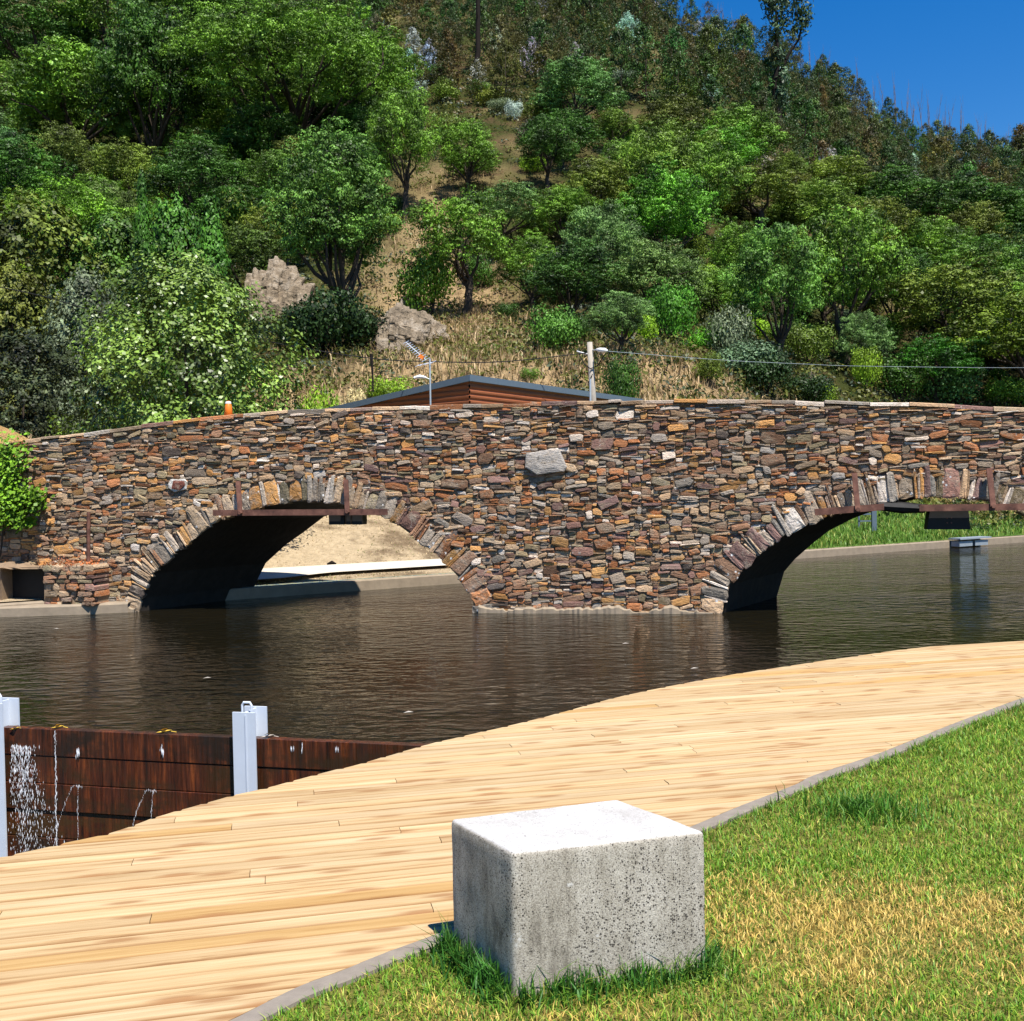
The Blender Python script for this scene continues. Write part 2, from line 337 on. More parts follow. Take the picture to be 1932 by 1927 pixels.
def terrain(x, y):
    t = x / max(y, 1e-3)
    t = max(-1.3, min(1.15, t))
    d, z, dr = prof(t)
    if y <= d[0]: h = z[0] - (d[0] - y) * 3.0
    else: h = float(np.interp(min(y, dr), d, z))
    if y > dr: h -= (y - dr) * 0.35
    amp = min(1.0, max(0.0, (y - d[0] - 3) / 12))
    if amp > 0:
        h += amp * (0.55 * mnoise.noise((x * 0.11, y * 0.11, 3.1)) + 1.3 * sstep(45, 70, y) * mnoise.noise((x * 0.035, y * 0.035, 7.7)) + 0.22 * mnoise.noise((x * 0.45, y * 0.45, 1.3)))
    return max(h, -2.5)
def hit(u, v, dmin=26.0):
    """the hillside point seen at picture point (u, v)"""
    r = ray(u, v); y = dmin; prev = None
    while y < 260:
        p = CAM + r * (y / r.y); g = terrain(p.x, p.y)
        if p.z <= g:
            return Vector((p.x, p.y, g))
        y += 0.25
    return None

def build_terrain():
    ts = np.concatenate([np.linspace(-1.3, -0.6, 14)[:-1], np.linspace(-0.6, 0.62, 170), np.linspace(0.62, 1.15, 14)[1:]])
    ss = np.concatenate([np.linspace(0, 8, 26), np.linspace(8.6, 45, 60), np.linspace(46, 320, 130)])
    V = []; C = []
    for t in ts:
        b = bank_d(t) + 0.32
        for s in ss:
            y = b + s; x = t * y; z = terrain(x, y); V.append((x, y, z))
            n = mnoise.noise((x * 0.09, y * 0.09, 5.0)); n2 = mnoise.noise((x * 0.3, y * 0.3, 9.0))
            straw = np.array((0.42, 0.30, 0.16)); sand = np.array((0.56, 0.44, 0.285)); olive = np.array((0.10, 0.105, 0.03)); green = np.array((0.11, 0.20, 0.035))
            w = sstep(0.02, 0.16, t)
            if s < 13:
                k = sstep(6, 11, s) * 0.6
                c = (sand * (1 - k) + straw * k) * (1 - w) + green * w
                if w > 0.5 and s > 8: c = green * (1 - sstep(8, 12, s)) + straw * sstep(8, 12, s)
            else:
                clear = max(math.exp(-((t + 0.07) / (0.085 - 0.03 * sstep(20, 45, s))) ** 2) * (1 - sstep(40, 65, s)), (1 - sstep(13, 22, s + 6 * n2)) * sstep(-0.36, -0.2, t) * (1 - 0.8 * sstep(0.2, 0.32, t)))
                dk = np.array((0.040, 0.050, 0.011)); br = np.array((0.14, 0.105, 0.045))
                g = min(1, max(0, clear + 0.35 * n + 0.3 * n2)); base = dk * (1 - max(0, n2) * 0.8) + br * max(0, n2) * 0.8
                c = straw * g + base * (1 - g)
            C.append(c)
    nt, ns = len(ts), len(ss)
    i = np.arange(nt - 1)[:, None] * ns + np.arange(ns - 1)[None, :]
    f = np.stack([i, i + ns, i + ns + 1, i + 1], -1).reshape(-1, 4)
    o = link('hillside', np_mesh('hillside', V, f, M['hill'], C, True))
    tag(o, 'steep sunlit hillside of dry grass rising behind the bridge', 'hillside', kind='structure')
build_terrain()

# base sheet reaching the horizon, river bed and near ground
g = MB(); g.add([(-1500, -1500, -3.2), (1500, -1500, -3.2), (1500, 1500, -3.2), (-1500, 1500, -3.2)], [(0, 1, 2, 3)])
tag(g.build('ground', M['mud']), 'dark valley floor under the river', 'ground', kind='structure')

# ------------------------------------------------------------------ far bank kerb and path
def bank_pts(off, ts):
    return [((bank_d(t) + off) * t, bank_d(t) + off) for t in ts]
kb = MB(); ts = np.linspace(-0.75, 0.9, 120)
n = len(ts)
prof_k = [(0.0, -1.2), (0.0, -0.285), (0.02, -0.265), (0.28, -0.265), (0.33, -0.30), (0.34, -0.7)]
vs = []
for t in ts:
    for off, z in prof_k: y = bank_d(t) + off; vs.append((t * bank_d(t), y, z))
m_ = len(prof_k)
kb.add(vs, [(i * m_ + j, (i + 1) * m_ + j, (i + 1) * m_ + j + 1, i * m_ + j + 1) for i in range(n - 1) for j in range(m_ - 1)])
tag(kb.build('river_kerb', M['concrete']), 'low concrete kerb along the far water edge', 'kerb', kind='structure')
pm = MB(); ts = np.linspace(-0.29, 0.10, 60); vs = []
for t in ts:
    b = bank_d(t); w0 = 1.05 - 0.75 * sstep(-0.17, -0.235, t); w1 = 1.95 - 0.2 * sstep(0.0, 0.1, t)
    for off in (w0, w1): y = b + off; vs.append((t * y, y, max(terrain(t * y, y), terrain(t * b, b + 1.6)) + 0.06))
pm.add(vs, [(2 * i, 2 * i + 2, 2 * i + 3, 2 * i + 1) for i in range(len(ts) - 1)])
tag(pm.build('path', M['pale_concrete']), 'pale concrete path at the foot of the sandy bank', 'path', kind='structure')

# ------------------------------------------------------------------ deck edges
EDGE_W = [(-420, 1720), (-200, 1665), (0, 1618), (115, 1592), (222, 1568), (295, 1542), (443, 1500), (498, 1488), (600, 1461), (692, 1438), (794, 1408), (891, 1385), (1000, 1360), (1100, 1333), (1180, 1312),
          (1300, 1288), (1400, 1270), (1500, 1255), (1600, 1240), (1700, 1226), (1800, 1215), (1880, 1209), (1932, 1208), (2100, 1207), (2500, 1206)]
EDGE_L = [(-300, 2600), (100, 2110), (330, 1975), (448, 1918), (554, 1865), (642, 1832), (720, 1800), (831, 1759), (950, 1706), (1100, 1643), (1220, 1593), (1319, 1553), (1393, 1522), (1496, 1482), (1530, 1465),
          (1640, 1428), (1700, 1405), (1800, 1365), (1932, 1316), (2100, 1262), (2500, 1222)]
WE = [at_z(u, v, 0).xy for u, v in EDGE_W]; LE = [at_z(u, v, 0).xy for u, v in EDGE_L]
def smooth_line(P, k=10):
    out = []
    for i in range(len(P) - 1):
        p0 = P[max(i - 1, 0)]; p1 = P[i]; p2 = P[i + 1]; p3 = P[min(i + 2, len(P) - 1)]
        for j in range(k):
            s = j / k
            out.append(0.5 * ((2 * p1) + (p2 - p0) * s + (2 * p0 - 5 * p1 + 4 * p2 - p3) * s * s + (3 * p1 - p0 - 3 * p2 + p3) * s ** 3))
    out.append(P[-1]); return out
WS, LS = smooth_line(WE, 6), smooth_line(LE, 6)
PD = Vector((0.975, 0.222)).normalized(); QD = Vector((-PD.y, PD.x))
def to_pq(p): return (p.dot(PD), p.dot(QD))
WPQ = np.array([to_pq(p) for p in WS]); LPQ = np.array([to_pq(p) for p in LS])
def crossing(PQ, q):
    """the position along the planks where the edge line crosses row q"""
    best = []
    for (a, b), (c, d) in zip(PQ[:-1], PQ[1:]):
        if (b - q) * (d - q) <= 0 and b != d: best.append(a + (c - a) * (q - b) / (d - b))
    return best
# deck boards
def w_ok(qq): return (len(crossing(LPQ, qq)) > 0 or qq > LPQ[:, 1].mean()) and w_ok2(qq)
def w_ok2(qq): return len(crossing(WPQ, qq)) > 0 or qq < WPQ[:, 1].min()
dk = MB(); PITCH_B, GAP = 0.098, 0.007
q = LPQ[:, 1].min() - 0.5; qmax = WPQ[:, 1].max() - 0.01; row = 0
r_ = random.Random(5)
while q < qmax:
    row += 1; qa, qb = q + GAP / 2, q + PITCH_B - GAP / 2
    def span(qq):
        w = crossing(WPQ, qq); l = crossing(LPQ, qq)
        lo = min(w) if w else WPQ[:, 0].min(); hi = max(l) if l else LPQ[:, 0].max() + (1.0)
        return lo, hi
    (a0, a1), (b0, b1) = span(qa), span(qb)
    lo, hi = min(a0, b0), max(a1, b1)
    if hi > lo + 0.05 and w_ok(qb):
        x = lo - r_.random() * 3.6; cuts = []
        while x < hi:
            if x > lo + 0.15 and x < hi - 0.15: cuts.append(x)
            x += r_.choice((3.0, 3.6, 4.2))
        st = [(a0, b0)] + [(c, c) for c in cuts]; en = [(c - 0.003, c - 0.003) for c in cuts] + [(a1, b1)]
        for (sa, sb), (ea, eb) in zip(st, en):
            if ea <= sa or eb <= sb: continue
            dz = r_.uniform(-0.0015, 0.0015); tl = r_.uniform(-0.001, 0.001); ox = r_.uniform(0, 100); oy = r_.uniform(0, 100)
            k = r_.uniform(0.88, 1.08); warm = r_.random()
            if warm > 0.87: tc = (k * 0.95, k * 0.80, k * 0.56)
            elif warm < 0.25: tc = (k * 1.02, k * 1.0, k * 0.97)
            else: tc = (k, k * 0.95, k * 0.87)
            bv = 0.011
            rows = [(qa, -0.032), (qa, dz - tl - bv), (qa + bv, dz - tl), ((qa + qb) / 2, dz - 0.0006), (qb - bv, dz + tl), (qb, dz + tl - bv), (qb, -0.032)]
            vs = []; at = []
            nseg = max(1, int((min(ea, eb) - max(sa, sb)) / 1.2))
            for s in range(nseg + 1):
                for qq, z in rows:
                    kq = (qq - qa) / (qb - qa); p0 = sa + (sb - sa) * kq; p1 = ea + (eb - ea) * kq; pp = p0 + (p1 - p0) * s / nseg
                    w = PD * pp + QD * qq; vs.append((w.x, w.y, z)); at.append((pp + ox, qq - qa + oy, 0))
            L = len(rows)
            fs = [(s * L + j, (s + 1) * L + j, (s + 1) * L + j + 1, s * L + j + 1) for s in range(nseg) for j in range(L - 1)]
            fs += [tuple(range(L)), tuple(nseg * L + j for j in range(L - 1, -1, -1))]
            dk.add(vs, fs, None, at); dk.c.extend(([tuple(q_ * e_ for q_, e_ in zip(tc, (0.42, 0.27, 0.15)))] * 2 + [tc] * 3 + [tuple(q_ * e_ for q_, e_ in zip(tc, (0.42, 0.27, 0.15)))] * 2) * (nseg + 1))
    q += PITCH_B
deck = dk.build('boardwalk', M['pine']); tag(deck, 'new pale pine boardwalk curving along the water', 'boardwalk', kind='structure')
# underframe and bank wall below the deck edge
bw = MB(); vs = []
for p, nx in zip(WS, WS[1:] + [WS[-1] + (WS[-1] - WS[-2])]):
    tdir = (nx - p).normalized(); nn = Vector((tdir.y, -tdir.x)); a = p + nn * 0.05; b = p + nn * 0.45
    for w, z in ((a, -3.0), (a, -0.04), (b, -0.04), (b, -3.0)): vs.append((w.x, w.y, z))
bw.add(vs, [(i * 4 + j, (i + 1) * 4 + j, (i + 1) * 4 + j + 1, i * 4 + j + 1) for i in range(len(WS) - 1) for j in range(3)])
tag(bw.build('embankment', M['concrete']), 'concrete embankment carrying the boardwalk edge', 'embankment', kind='structure')
# kerb between deck and lawn, and lawn sheet
KW = 0.072
def offset_line(P, d):
    out = []
    for i, p in enumerate(P):
        t = (P[min(i + 1, len(P) - 1)] - P[max(i - 1, 0)]).normalized(); out.append(p + Vector((t.y, -t.x)) * d)
    return out
K0, K1 = offset_line(LS, 0.012), offset_line(LS, 0.012 + KW)
kk = MB(); vs = []
for a, b in zip(K0, K1):
    a2 = a.lerp(b, 0.06); b2 = a.lerp(b, 0.94)
    for w, z in ((a, -0.3), (a, 0.002), (a2, 0.008), (b2, 0.008), (b, 0.002), (b, -0.3)): vs.append((w.x, w.y, z))
kk.add(vs, [(i * 6 + j, (i + 1) * 6 + j, (i + 1) * 6 + j + 1, i * 6 + j + 1) for i in range(len(K0) - 1) for j in range(5)])
tag(kk.build('kerb', M['kerb']), 'narrow grey concrete kerb between boardwalk and lawn', 'kerb', kind='structure')
lw = MB(); far = [Vector((40, K1[-1].y + 2)), Vector((40, -30)), Vector((-30, -30)), Vector((-30, K1[0].y - 6))]
poly = K1 + far
lw.add([(p.x, p.y, -0.012) for p in poly], [tuple(range(len(poly)))])
tag(lw.build('lawn', M['lawn']), 'earth under the grass around the stone block', 'lawn', kind='structure')

# ------------------------------------------------------------------ dam line and water
DA, DB = at_z(34, 1374, -0.46), at_z(800, 1407, -0.46)
dv = (DB - DA).normalized(); dn = Vector((dv.y, -dv.x, 0))          # dn points to the viewer (downstream)
def dam_p(s, off=0, z=0.0): p = DA + dv * s + dn * off; return Vector((p.x, p.y, z))
wl, wr = dam_p(-30, -0.05), dam_p(5.2, -0.05)
wtr = MB(); wtr.add([(wl.x, wl.y, WATER_Z), (wr.x, wr.y, WATER_Z), (40, 4.0, WATER_Z), (90, 20, WATER_Z), (90, 110, WATER_Z), (-90, 60, WATER_Z)], [(0, 1, 2, 3, 4, 5)])
tag(wtr.build('river', M['water']), 'dark rippled river under the stone bridge', 'river', kind='structure')
lo = MB(); lo.add([(-40, -6, -1.95), (5, -6, -1.95), (wr.x, wr.y, -1.95), (wl.x, wl.y, -1.95)], [(0, 1, 2, 3)])
tag(lo.build('tailwater', M['water']), 'lower pool below the wooden dam', 'river', kind='structure')

# ================================================================== the stone bridge
BP0 = Vector((3.45, 17.6, 0)); BE = Vector((10.73, -2.2, 0)).normalized(); BN = Vector((BE.y, -BE.x, 0))   # BN faces the viewer
def bp(u, v):
    r = ray(u, v); k = (BP0 - CAM).dot(BN) / r.dot(BN); p = CAM + r * k; return (p - BP0).dot(BE), p.z
def bw_(a, z, out=0.0):
    p = BP0 + BE * a + BN * out; return Vector((p.x, p.y, z))
EXT = Vector((1.58, 2.43, 0))
TOP = sorted([bp(u, v) for u, v in [(-60, 846), (0, 838), (62, 828), (150, 818), (250, 804), (350, 791), (450, 781), (560, 773), (700, 768), (850, 765), (1000, 760), (1200, 755), (1400, 754), (1600, 758), (1800, 763), (1932, 769), (2150, 783), (2500, 812)]])
ta, tz = np.array([p[0] for p in TOP]), np.array([p[1] for p in TOP])
A1 = sorted([bp(u, v) for u, v in [(252, 1156), (267, 1129), (290, 1082), (333, 1042), (367, 1018), (410, 984), (480, 960), (547, 947), (600, 944), (655, 953), (700, 966), (740, 982), (780, 1012), (831, 1053), (868, 1092), (890, 1123), (908, 1154)]])
A2 = sorted([bp(u, v) for u, v in [(1341, 1158), (1377, 1103), (1400, 1076), (1437, 1043), (1471, 1016), (1521, 990), (1564, 974), (1610, 959), (1661, 947), (1721, 938), (1781, 935), (1834, 941), (1880, 950), (1921, 963), (2000, 1000), (2080, 1062), (2140, 1160)]])
def arch_fn(P):
    a = np.array([p[0] for p in P]); z = np.array([p[1] for p in P]); z[0] = z[-1] = WATER_Z - 0.6
    return a, z
AR = [arch_fn(A1), arch_fn(A2)]
def top_z(a): return float(np.interp(a, ta, tz))
def low_z(a):
    for x, z in AR:
        if x[0] < a < x[-1]: return float(np.interp(a, x, z))
    return -1.6
AMIN, AMAX = bp(-120, 1000)[0], bp(2450, 1000)[0]
bridge = thing('stone_bridge', 'low hump-backed bridge of rough brown schist with two arches over the river', 'bridge', bw_(0, WATER_Z))
# core: near face, far face, soffit, top
aa = sorted(set(list(np.arange(AMIN, AMAX, 0.08)) + [x for xs, _ in AR for x in xs] + [xs[0] - 1e-3 for xs, _ in AR] + [xs[-1] + 1e-3 for xs, _ in AR]))
core = MB(); far_m = MB(); sof = MB()
for a0, a1 in zip(aa[:-1], aa[1:]):
    if a1 - a0 < 1e-6: continue
    l0, l1 = low_z(a0), low_z(a1); t0, t1 = top_z(a0) - 0.06, top_z(a1) - 0.06
    if l1 < -1.5 and l0 > -1.2: l1 = l0
    core.add([bw_(a0, l0), bw_(a1, l1), bw_(a1, t1), bw_(a0, t0)], [(0, 1, 2, 3)])
    p = [bw_(a0, l0) + EXT, bw_(a1, l1) + EXT, bw_(a1, t1) + EXT, bw_(a0, t0) + EXT]; far_m.add(p, [(3, 2, 1, 0)])
    core.add([bw_(a0, t0), bw_(a1, t1), bw_(a1, t1) - BN * 0.36, bw_(a0, t0) - BN * 0.36], [(0, 1, 2, 3)])           # near parapet top
    core.add([bw_(a0, t0) - BN * 0.36, bw_(a1, t1) - BN * 0.36, bw_(a1, t1 - 0.85) - BN * 0.36, bw_(a0, t0 - 0.85) - BN * 0.36], [(0, 1, 2, 3)])
    core.add([bw_(a0, t0 - 0.85) - BN * 0.36, bw_(a1, t1 - 0.85) - BN * 0.36, bw_(a1, t1 - 0.85) + EXT, bw_(a0, t0 - 0.85) + EXT], [(0, 1, 2, 3)])  # roadway
    if l0 > -1.5 and l1 > -1.5:
        ns = 6
        for s in range(ns):
            e0, e1 = EXT * (s / ns), EXT * ((s + 1) / ns)
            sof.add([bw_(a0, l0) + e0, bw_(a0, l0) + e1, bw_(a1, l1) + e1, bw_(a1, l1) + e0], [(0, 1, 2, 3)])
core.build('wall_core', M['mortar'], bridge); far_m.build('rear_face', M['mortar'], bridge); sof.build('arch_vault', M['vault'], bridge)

# rubble stones, packed in courses on a fine grid
rs = random.Random(21)
def stone(mb, cx, cz, hw, hh, rot, col, prot, bulge, shape=None):
    ring = []; sh = rs.uniform(-0.22, 0.22) * hh / hw if hh < hw else rs.uniform(-0.1, 0.1)
    for cx_, cz_ in ((1, -1), (1, 1), (-1, 1), (-1, -1)):
        jx, jz = rs.uniform(0.0, 0.34) * min(1, 1.4 * hh / hw + 0.25), rs.uniform(0.0, 0.42)
        if rs.random() < 0.45:
            q = [(cx_, cz_ * (1 - rs.uniform(0.35, 0.95))), (cx_ * (1 - rs.uniform(0.15, 0.6) * min(1, 1.2 * hh / hw + 0.2)), cz_ * (1 - jz * 0.3))]
            if cx_ * cz_ > 0: ring += q
            else: ring += q[::-1]
        else: ring.append((cx_ * (1 - jx), cz_ * (1 - jz)))
        if cx_ == cz_ and rs.random() < 0.6: ring.append((rs.uniform(-0.4, 0.4), cz_ * rs.uniform(0.84, 1.08)))
    n = len(ring); ring = [(x * hw + z * hh * sh * 2, z * hh * rs.uniform(0.97, 1.05)) for x, z in ring]
    cr, sr = math.cos(rot), math.sin(rot); tx, tz_ = rs.uniform(-0.08, 0.08), rs.uniform(-0.15, 0.10)
    vs = []
    for k, (sc, o) in enumerate(((1.0, -0.02), (1.0, prot * 0.8), (0.93, prot), (0.5, prot + bulge))):
        for x, z in ring:
            x2, z2 = x * sc, z * sc; px, pz = x2 * cr - z2 * sr, x2 * sr + z2 * cr
            oo = o + (tx * x2 + tz_ * z2 if k >= 1 else 0) + (rs.uniform(-0.3, 0.3) * bulge if k >= 2 else 0)
            vs.append(bw_(cx + px, cz + pz, max(oo, -0.02)))
    vs.append(bw_(cx, cz, prot + bulge * rs.uniform(0.4, 1.1)))
    fs = [(k * n + i, k * n + (i + 1) % n, (k + 1) * n + (i + 1) % n, (k + 1) * n + i) for k in range(3) for i in range(n)]
    fs += [(3 * n + i, 3 * n + (i + 1) % n, 4 * n) for i in range(n)]
    mb.add(vs, fs, col)
PAL = {'rust': (0.33, 0.140, 0.060), 'ochre': (0.44, 0.235, 0.085), 'tan': (0.40, 0.285, 0.180), 'brown': (0.25, 0.145, 0.090), 'plum': (0.21, 0.125, 0.105), 'slate': (0.10, 0.08, 0.068),
       'grey': (0.285, 0.245, 0.20), 'pale': (0.54, 0.47, 0.40), 'olive': (0.25, 0.205, 0.125)}
def pick(ws):
    t = rs.random() * sum(ws.values())
    for k, w in ws.items():
        t -= w
        if t <= 0: break
    f = rs.uniform(0.55, 1.75); c = PAL[k]; j = rs.uniform(0.93, 1.07)
    return (c[0] * f * j, c[1] * f, c[2] * f / j)
CW, CH = 0.043, 0.0205
nx, nz = int((AMAX - AMIN) / CW), int((tz.max() + 1.0) / CH)
occ = np.ones((nx, nz), bool)
DIST = 0.36
arc_pts = []
for xs, zs in AR:
    al = np.linspace(xs[0], xs[-1], 400); arc_pts.append(np.stack([al, np.interp(al, xs, zs)], 1))
allarc = np.concatenate(arc_pts)
for i in range(nx):
    a = AMIN + (i + 0.5) * CW; tzz = top_z(a) - 0.075; lz = low_z(a)
    for j in range(nz):
        z = WATER_Z - 0.25 + (j + 0.5) * CH
        if z > tzz or z < lz: continue
        if np.min((allarc[:, 0] - a) ** 2 + (allarc[:, 1] - z) ** 2) < (DIST * (0.86 + 0.16 * mnoise.noise((a * 3.0, z * 3.0, 0)))) ** 2: continue
        occ[i, j] = False
rub = MB(); order = [(i, j) for j in range(nz) for i in range(nx)]
def place(i, j, w, h):
    w2 = 0
    while w2 < w and i + w2 < nx and not occ[i + w2, j]: w2 += 1
    h2 = 1
    while h2 < h and j + h2 < nz and not occ[i:i + w2, j + h2].any(): h2 += 1
    if w2 < w * 0.6 and h2 > 2: h2 = min(h2, max(1, w2))
    occ[i:i + w2, j:j + h2] = True; return w2, h2
# large stones first
for _ in range(800):
    i, j = rs.randrange(nx - 12), rs.randrange(nz - 10)
    z = WATER_Z - 0.25 + j * CH; a = AMIN + i * CW; rel = top_z(a) - z
    w, h = (rs.randint(4, 8), rs.randint(3, 6)) if rs.random() < 0.7 else (rs.randint(7, 12), rs.randint(6, 10))
    if rel < 0.9 and rs.random() < 0.75: continue
    if occ[i:i + w, j:j + h].any(): continue
    occ[i:i + w, j:j + h] = True
    left = a < -6.5
    ws = dict(rust=3.0, ochre=1.6, tan=2.4, brown=2.2, plum=1.6, grey=1.6, pale=0.8, olive=1.2) if not left else dict(tan=3, ochre=2, rust=1.5, olive=2.0, grey=1, brown=1)
    stone(rub, a + w * CW / 2, z + h * CH / 2, w * CW / 2 * 0.97, h * CH / 2 * 0.97, rs.gauss(0, 0.2), pick(ws), rs.uniform(0.02, 0.045), rs.uniform(0.002, 0.010))
# one big pale boulder, as in the middle of the pier
for i, j in order:
    if occ[i, j]: continue
    a = AMIN + i * CW; z = WATER_Z - 0.25 + j * CH; rel = top_z(a) - z
    k = rs.random(); thin = sstep(1.15, 0.3, rel) * 0.45 + sstep(-2, 5, a) * 0.12
    if k < 0.13 + thin: w, h = rs.randint(3, 9), 1
    elif k < 0.40 + thin * 0.8: w, h = rs.randint(3, 9), 2
    elif k < 0.72 + thin * 0.4: w, h = rs.randint(3, 9), 3
    else: w, h = rs.randint(3, 9), rs.randint(4, 7)
    w, h = place(i, j, w, h)
    if a > 4.5: ws = dict(slate=2.2, brown=2.4, plum=2.2, grey=1.8, rust=1.6, tan=1.6, pale=1.3, ochre=0.8)
    elif a < -6.5: ws = dict(tan=3.4, ochre=2.2, brown=2, rust=1.8, grey=1.4, slate=1.2, pale=1, olive=1.2)
    else: ws = dict(slate=1.0, brown=2.6, plum=1.5, grey=1.5, rust=2.4, tan=2.3, pale=1.5, ochre=1.6, olive=0.8)
    if rel < 0.8: ws['slate'] = ws.get('slate', 1) * 1.6
    stone(rub, a + w * CW / 2, z + h * CH / 2, max(0.02, w * CW / 2 - 0.001), max(0.0095, h * CH / 2 * 1.02), rs.gauss(0, 0.06) * (1 if h < 3 else 2.6), pick(ws), rs.choice((0.008, 0.014, 0.02, 0.028, 0.04)) + rs.uniform(-0.005, 0.005), rs.uniform(0.001, 0.007))
bx, bz = bp(1030, 872); stone(rub, bx, bz, 0.37, 0.215, 0.06, (0.42, 0.40, 0.375), 0.085, 0.02)
rub.build('rubble_masonry', M['stone'], bridge)
# arch rings
for ai, (pts, nm) in enumerate(zip(arc_pts, ('arch_ring', 'arch_ring'))):
    mb = MB(); seg = np.sqrt((np.diff(pts, axis=0) ** 2).sum(1)); cum = np.concatenate([[0], np.cumsum(seg)]); s = 0.0
    mid = pts[np.argmax(pts[:, 1])][0]
    while s < cum[-1]:
        th = rs.choice((0.04, 0.05, 0.07, 0.09, 0.12, 0.17, 0.24)); L = rs.uniform(0.30, 0.58) * (1.0 if th > 0.06 else 0.9)
        a = float(np.interp(s + th / 2, cum, pts[:, 0])); z = float(np.interp(s + th / 2, cum, pts[:, 1]))
        e0, e1 = s - 0.12, s + th + 0.12
        tx = np.interp(e1, cum, pts[:, 0]) - np.interp(e0, cum, pts[:, 0]); tz_ = np.interp(e1, cum, pts[:, 1]) - np.interp(e0, cum, pts[:, 1])
        ang = math.atan2(tz_, tx) + rs.uniform(-0.06, 0.06); nxv, nzv = -math.sin(ang), math.cos(ang); txv, tzv = math.cos(ang), math.sin(ang)
        near = abs(a - mid) < 1.35
        ws = dict(grey=3, pale=2.2, tan=2.0, plum=1.2, olive=1, ochre=0.7, rust=0.3) if near else (dict(grey=2.2, tan=2.6, pale=1.3, brown=1.2, ochre=0.8, slate=0.4) if ai == 0 and a < mid else dict(brown=2.2, rust=1.6, grey=2, tan=2, plum=1, pale=0.8, ochre=0.8))
        col = pick(ws); pr = rs.uniform(0.018, 0.05); b0 = rs.uniform(-0.035, 0.02)
        if z > WATER_Z - 0.25 and z + nzv * L < top_z(a) - 0.1:
            hwid = th / 2 * rs.uniform(1.0, 1.2); out = []
            prof2 = [(-1, b0), (-0.25, b0 - rs.uniform(0, 0.02)), (0.6, b0 + rs.uniform(-0.01, 0.02)), (1, b0 + rs.uniform(0, 0.03)), (rs.uniform(0.85, 1.05), L * 0.55), (rs.uniform(0.6, 0.95), L * rs.uniform(0.9, 1)), (rs.uniform(-0.2, 0.3), L), (rs.uniform(-0.95, -0.6), L * rs.uniform(0.88, 1.0)), (rs.uniform(-1.05, -0.85), L * 0.5)]
            n = len(prof2); vs = []; mu, mv = 0, L / 2
            for k, (sc, o) in enumerate(((1, -0.02), (1, pr * 0.7), (0.88, pr), (0.5, pr + 0.008))):
                for pu, pv in prof2:
                    uu = pu * hwid * sc; vv = mv + (pv - mv) * (1 - (1 - sc) * (hwid / (L / 2)) * 1.5); vs.append(bw_(a + txv * uu + nxv * vv, z + tzv * uu + nzv * vv, o + (rs.uniform(-0.008, 0.008) if k > 0 else 0)))
            vs.append(bw_(a + nxv * mv, z + nzv * mv, pr + 0.01))
            fs = [(k * n + i, k * n + (i + 1) % n, (k + 1) * n + (i + 1) % n, (k + 1) * n + i) for k in range(3) for i in range(n)] + [(3 * n + i, 3 * n + (i + 1) % n, 4 * n) for i in range(n)]
            # underside into the vault
            o = len(vs)
            for pu, pv in prof2[:4]:
                for dpt in (0.0, -0.3): vs.append(bw_(a + txv * pu * hwid + nxv * pv, z + tzv * pu * hwid + nzv * pv, dpt))
            fs += [(o + 2 * i, o + 2 * i + 1, o + 2 * i + 3, o + 2 * i + 2) for i in range(3)]
            mb.add(vs, fs, col)
        s += th
    mb.build('arch_ring', M['voussoir'], bridge)
# coping of flat slabs
cp = MB(); a = AMIN
while a < AMAX:
    L = rs.uniform(0.18, 0.75); a1 = a + L * 0.985; th = rs.uniform(0.045, 0.085); ov = rs.uniform(0.0, 0.06); lift = rs.uniform(-0.012, 0.012)
    c = pick(dict(tan=3, pale=2.2, rust=1.2, grey=1.6, ochre=1, plum=0.6)); c = tuple(q * 1.1 for q in c)
    vs = []
    for x, dz in ((a, rs.uniform(-0.01, 0.01)), (a1, rs.uniform(-0.01, 0.01))):
        t = top_z(x) + lift + dz
        for o, z in ((ov, t - th), (ov - 0.004, t - 0.012), (ov - 0.02, t), (-0.36, t), (-0.40, t - th)): vs.append(bw_(x, z, o))
    cp.add(vs, [(j, 5 + j, 6 + j, 1 + j) for j in range(4)] + [(4, 3, 2, 1, 0), (5, 6, 7, 8, 9), (0, 4, 9, 5)], c)
    a += L
cp.build('coping', M['stone'], bridge)
# crumbled footing at the waterline
for u0, u1, h in ((165, 258, 0.22), (905, 960, 0.20), (960, 1120, 0.09), (1120, 1345, 0.12)):
    ft = MB(); a0, a1 = bp(u0, 1150)[0], bp(u1, 1150)[0]; n = max(3, int((a1 - a0) / 0.045)); vs = []; wk = 0.7
    for i in range(n + 1):
        a = a0 + (a1 - a0) * i / n; wk = min(1.15, max(0.15, wk + rs.gauss(0, 0.16))); hh = h * wk; o = 0.07 + 0.06 * wk + rs.uniform(-0.012, 0.012)
        for oo, z in ((o + 0.02, WATER_Z - 0.4), (o, WATER_Z + hh * 0.8), (o - 0.04, WATER_Z + hh), (-0.02, WATER_Z + hh * 1.1)): vs.append(bw_(a, z, oo))
    ft.add(vs, [(i * 4 + j, (i + 1) * 4 + j, (i + 1) * 4 + j + 1, i * 4 + j + 1) for i in range(n) for j in range(3)])
    ft.build('footing', M['concrete'], bridge)
# a square plaque stone set in cement
pa, pz = bp(338, 916); pl = MB(); stone(pl, pa, pz, 0.20, 0.13, 0, (0.62, 0.60, 0.56), 0.055, 0.004); stone(pl, pa, pz, 0.155, 0.10, 0, (0.17, 0.06, 0.045), 0.075, 0.008)
pl.build('inset_stone', M['voussoir'], bridge)

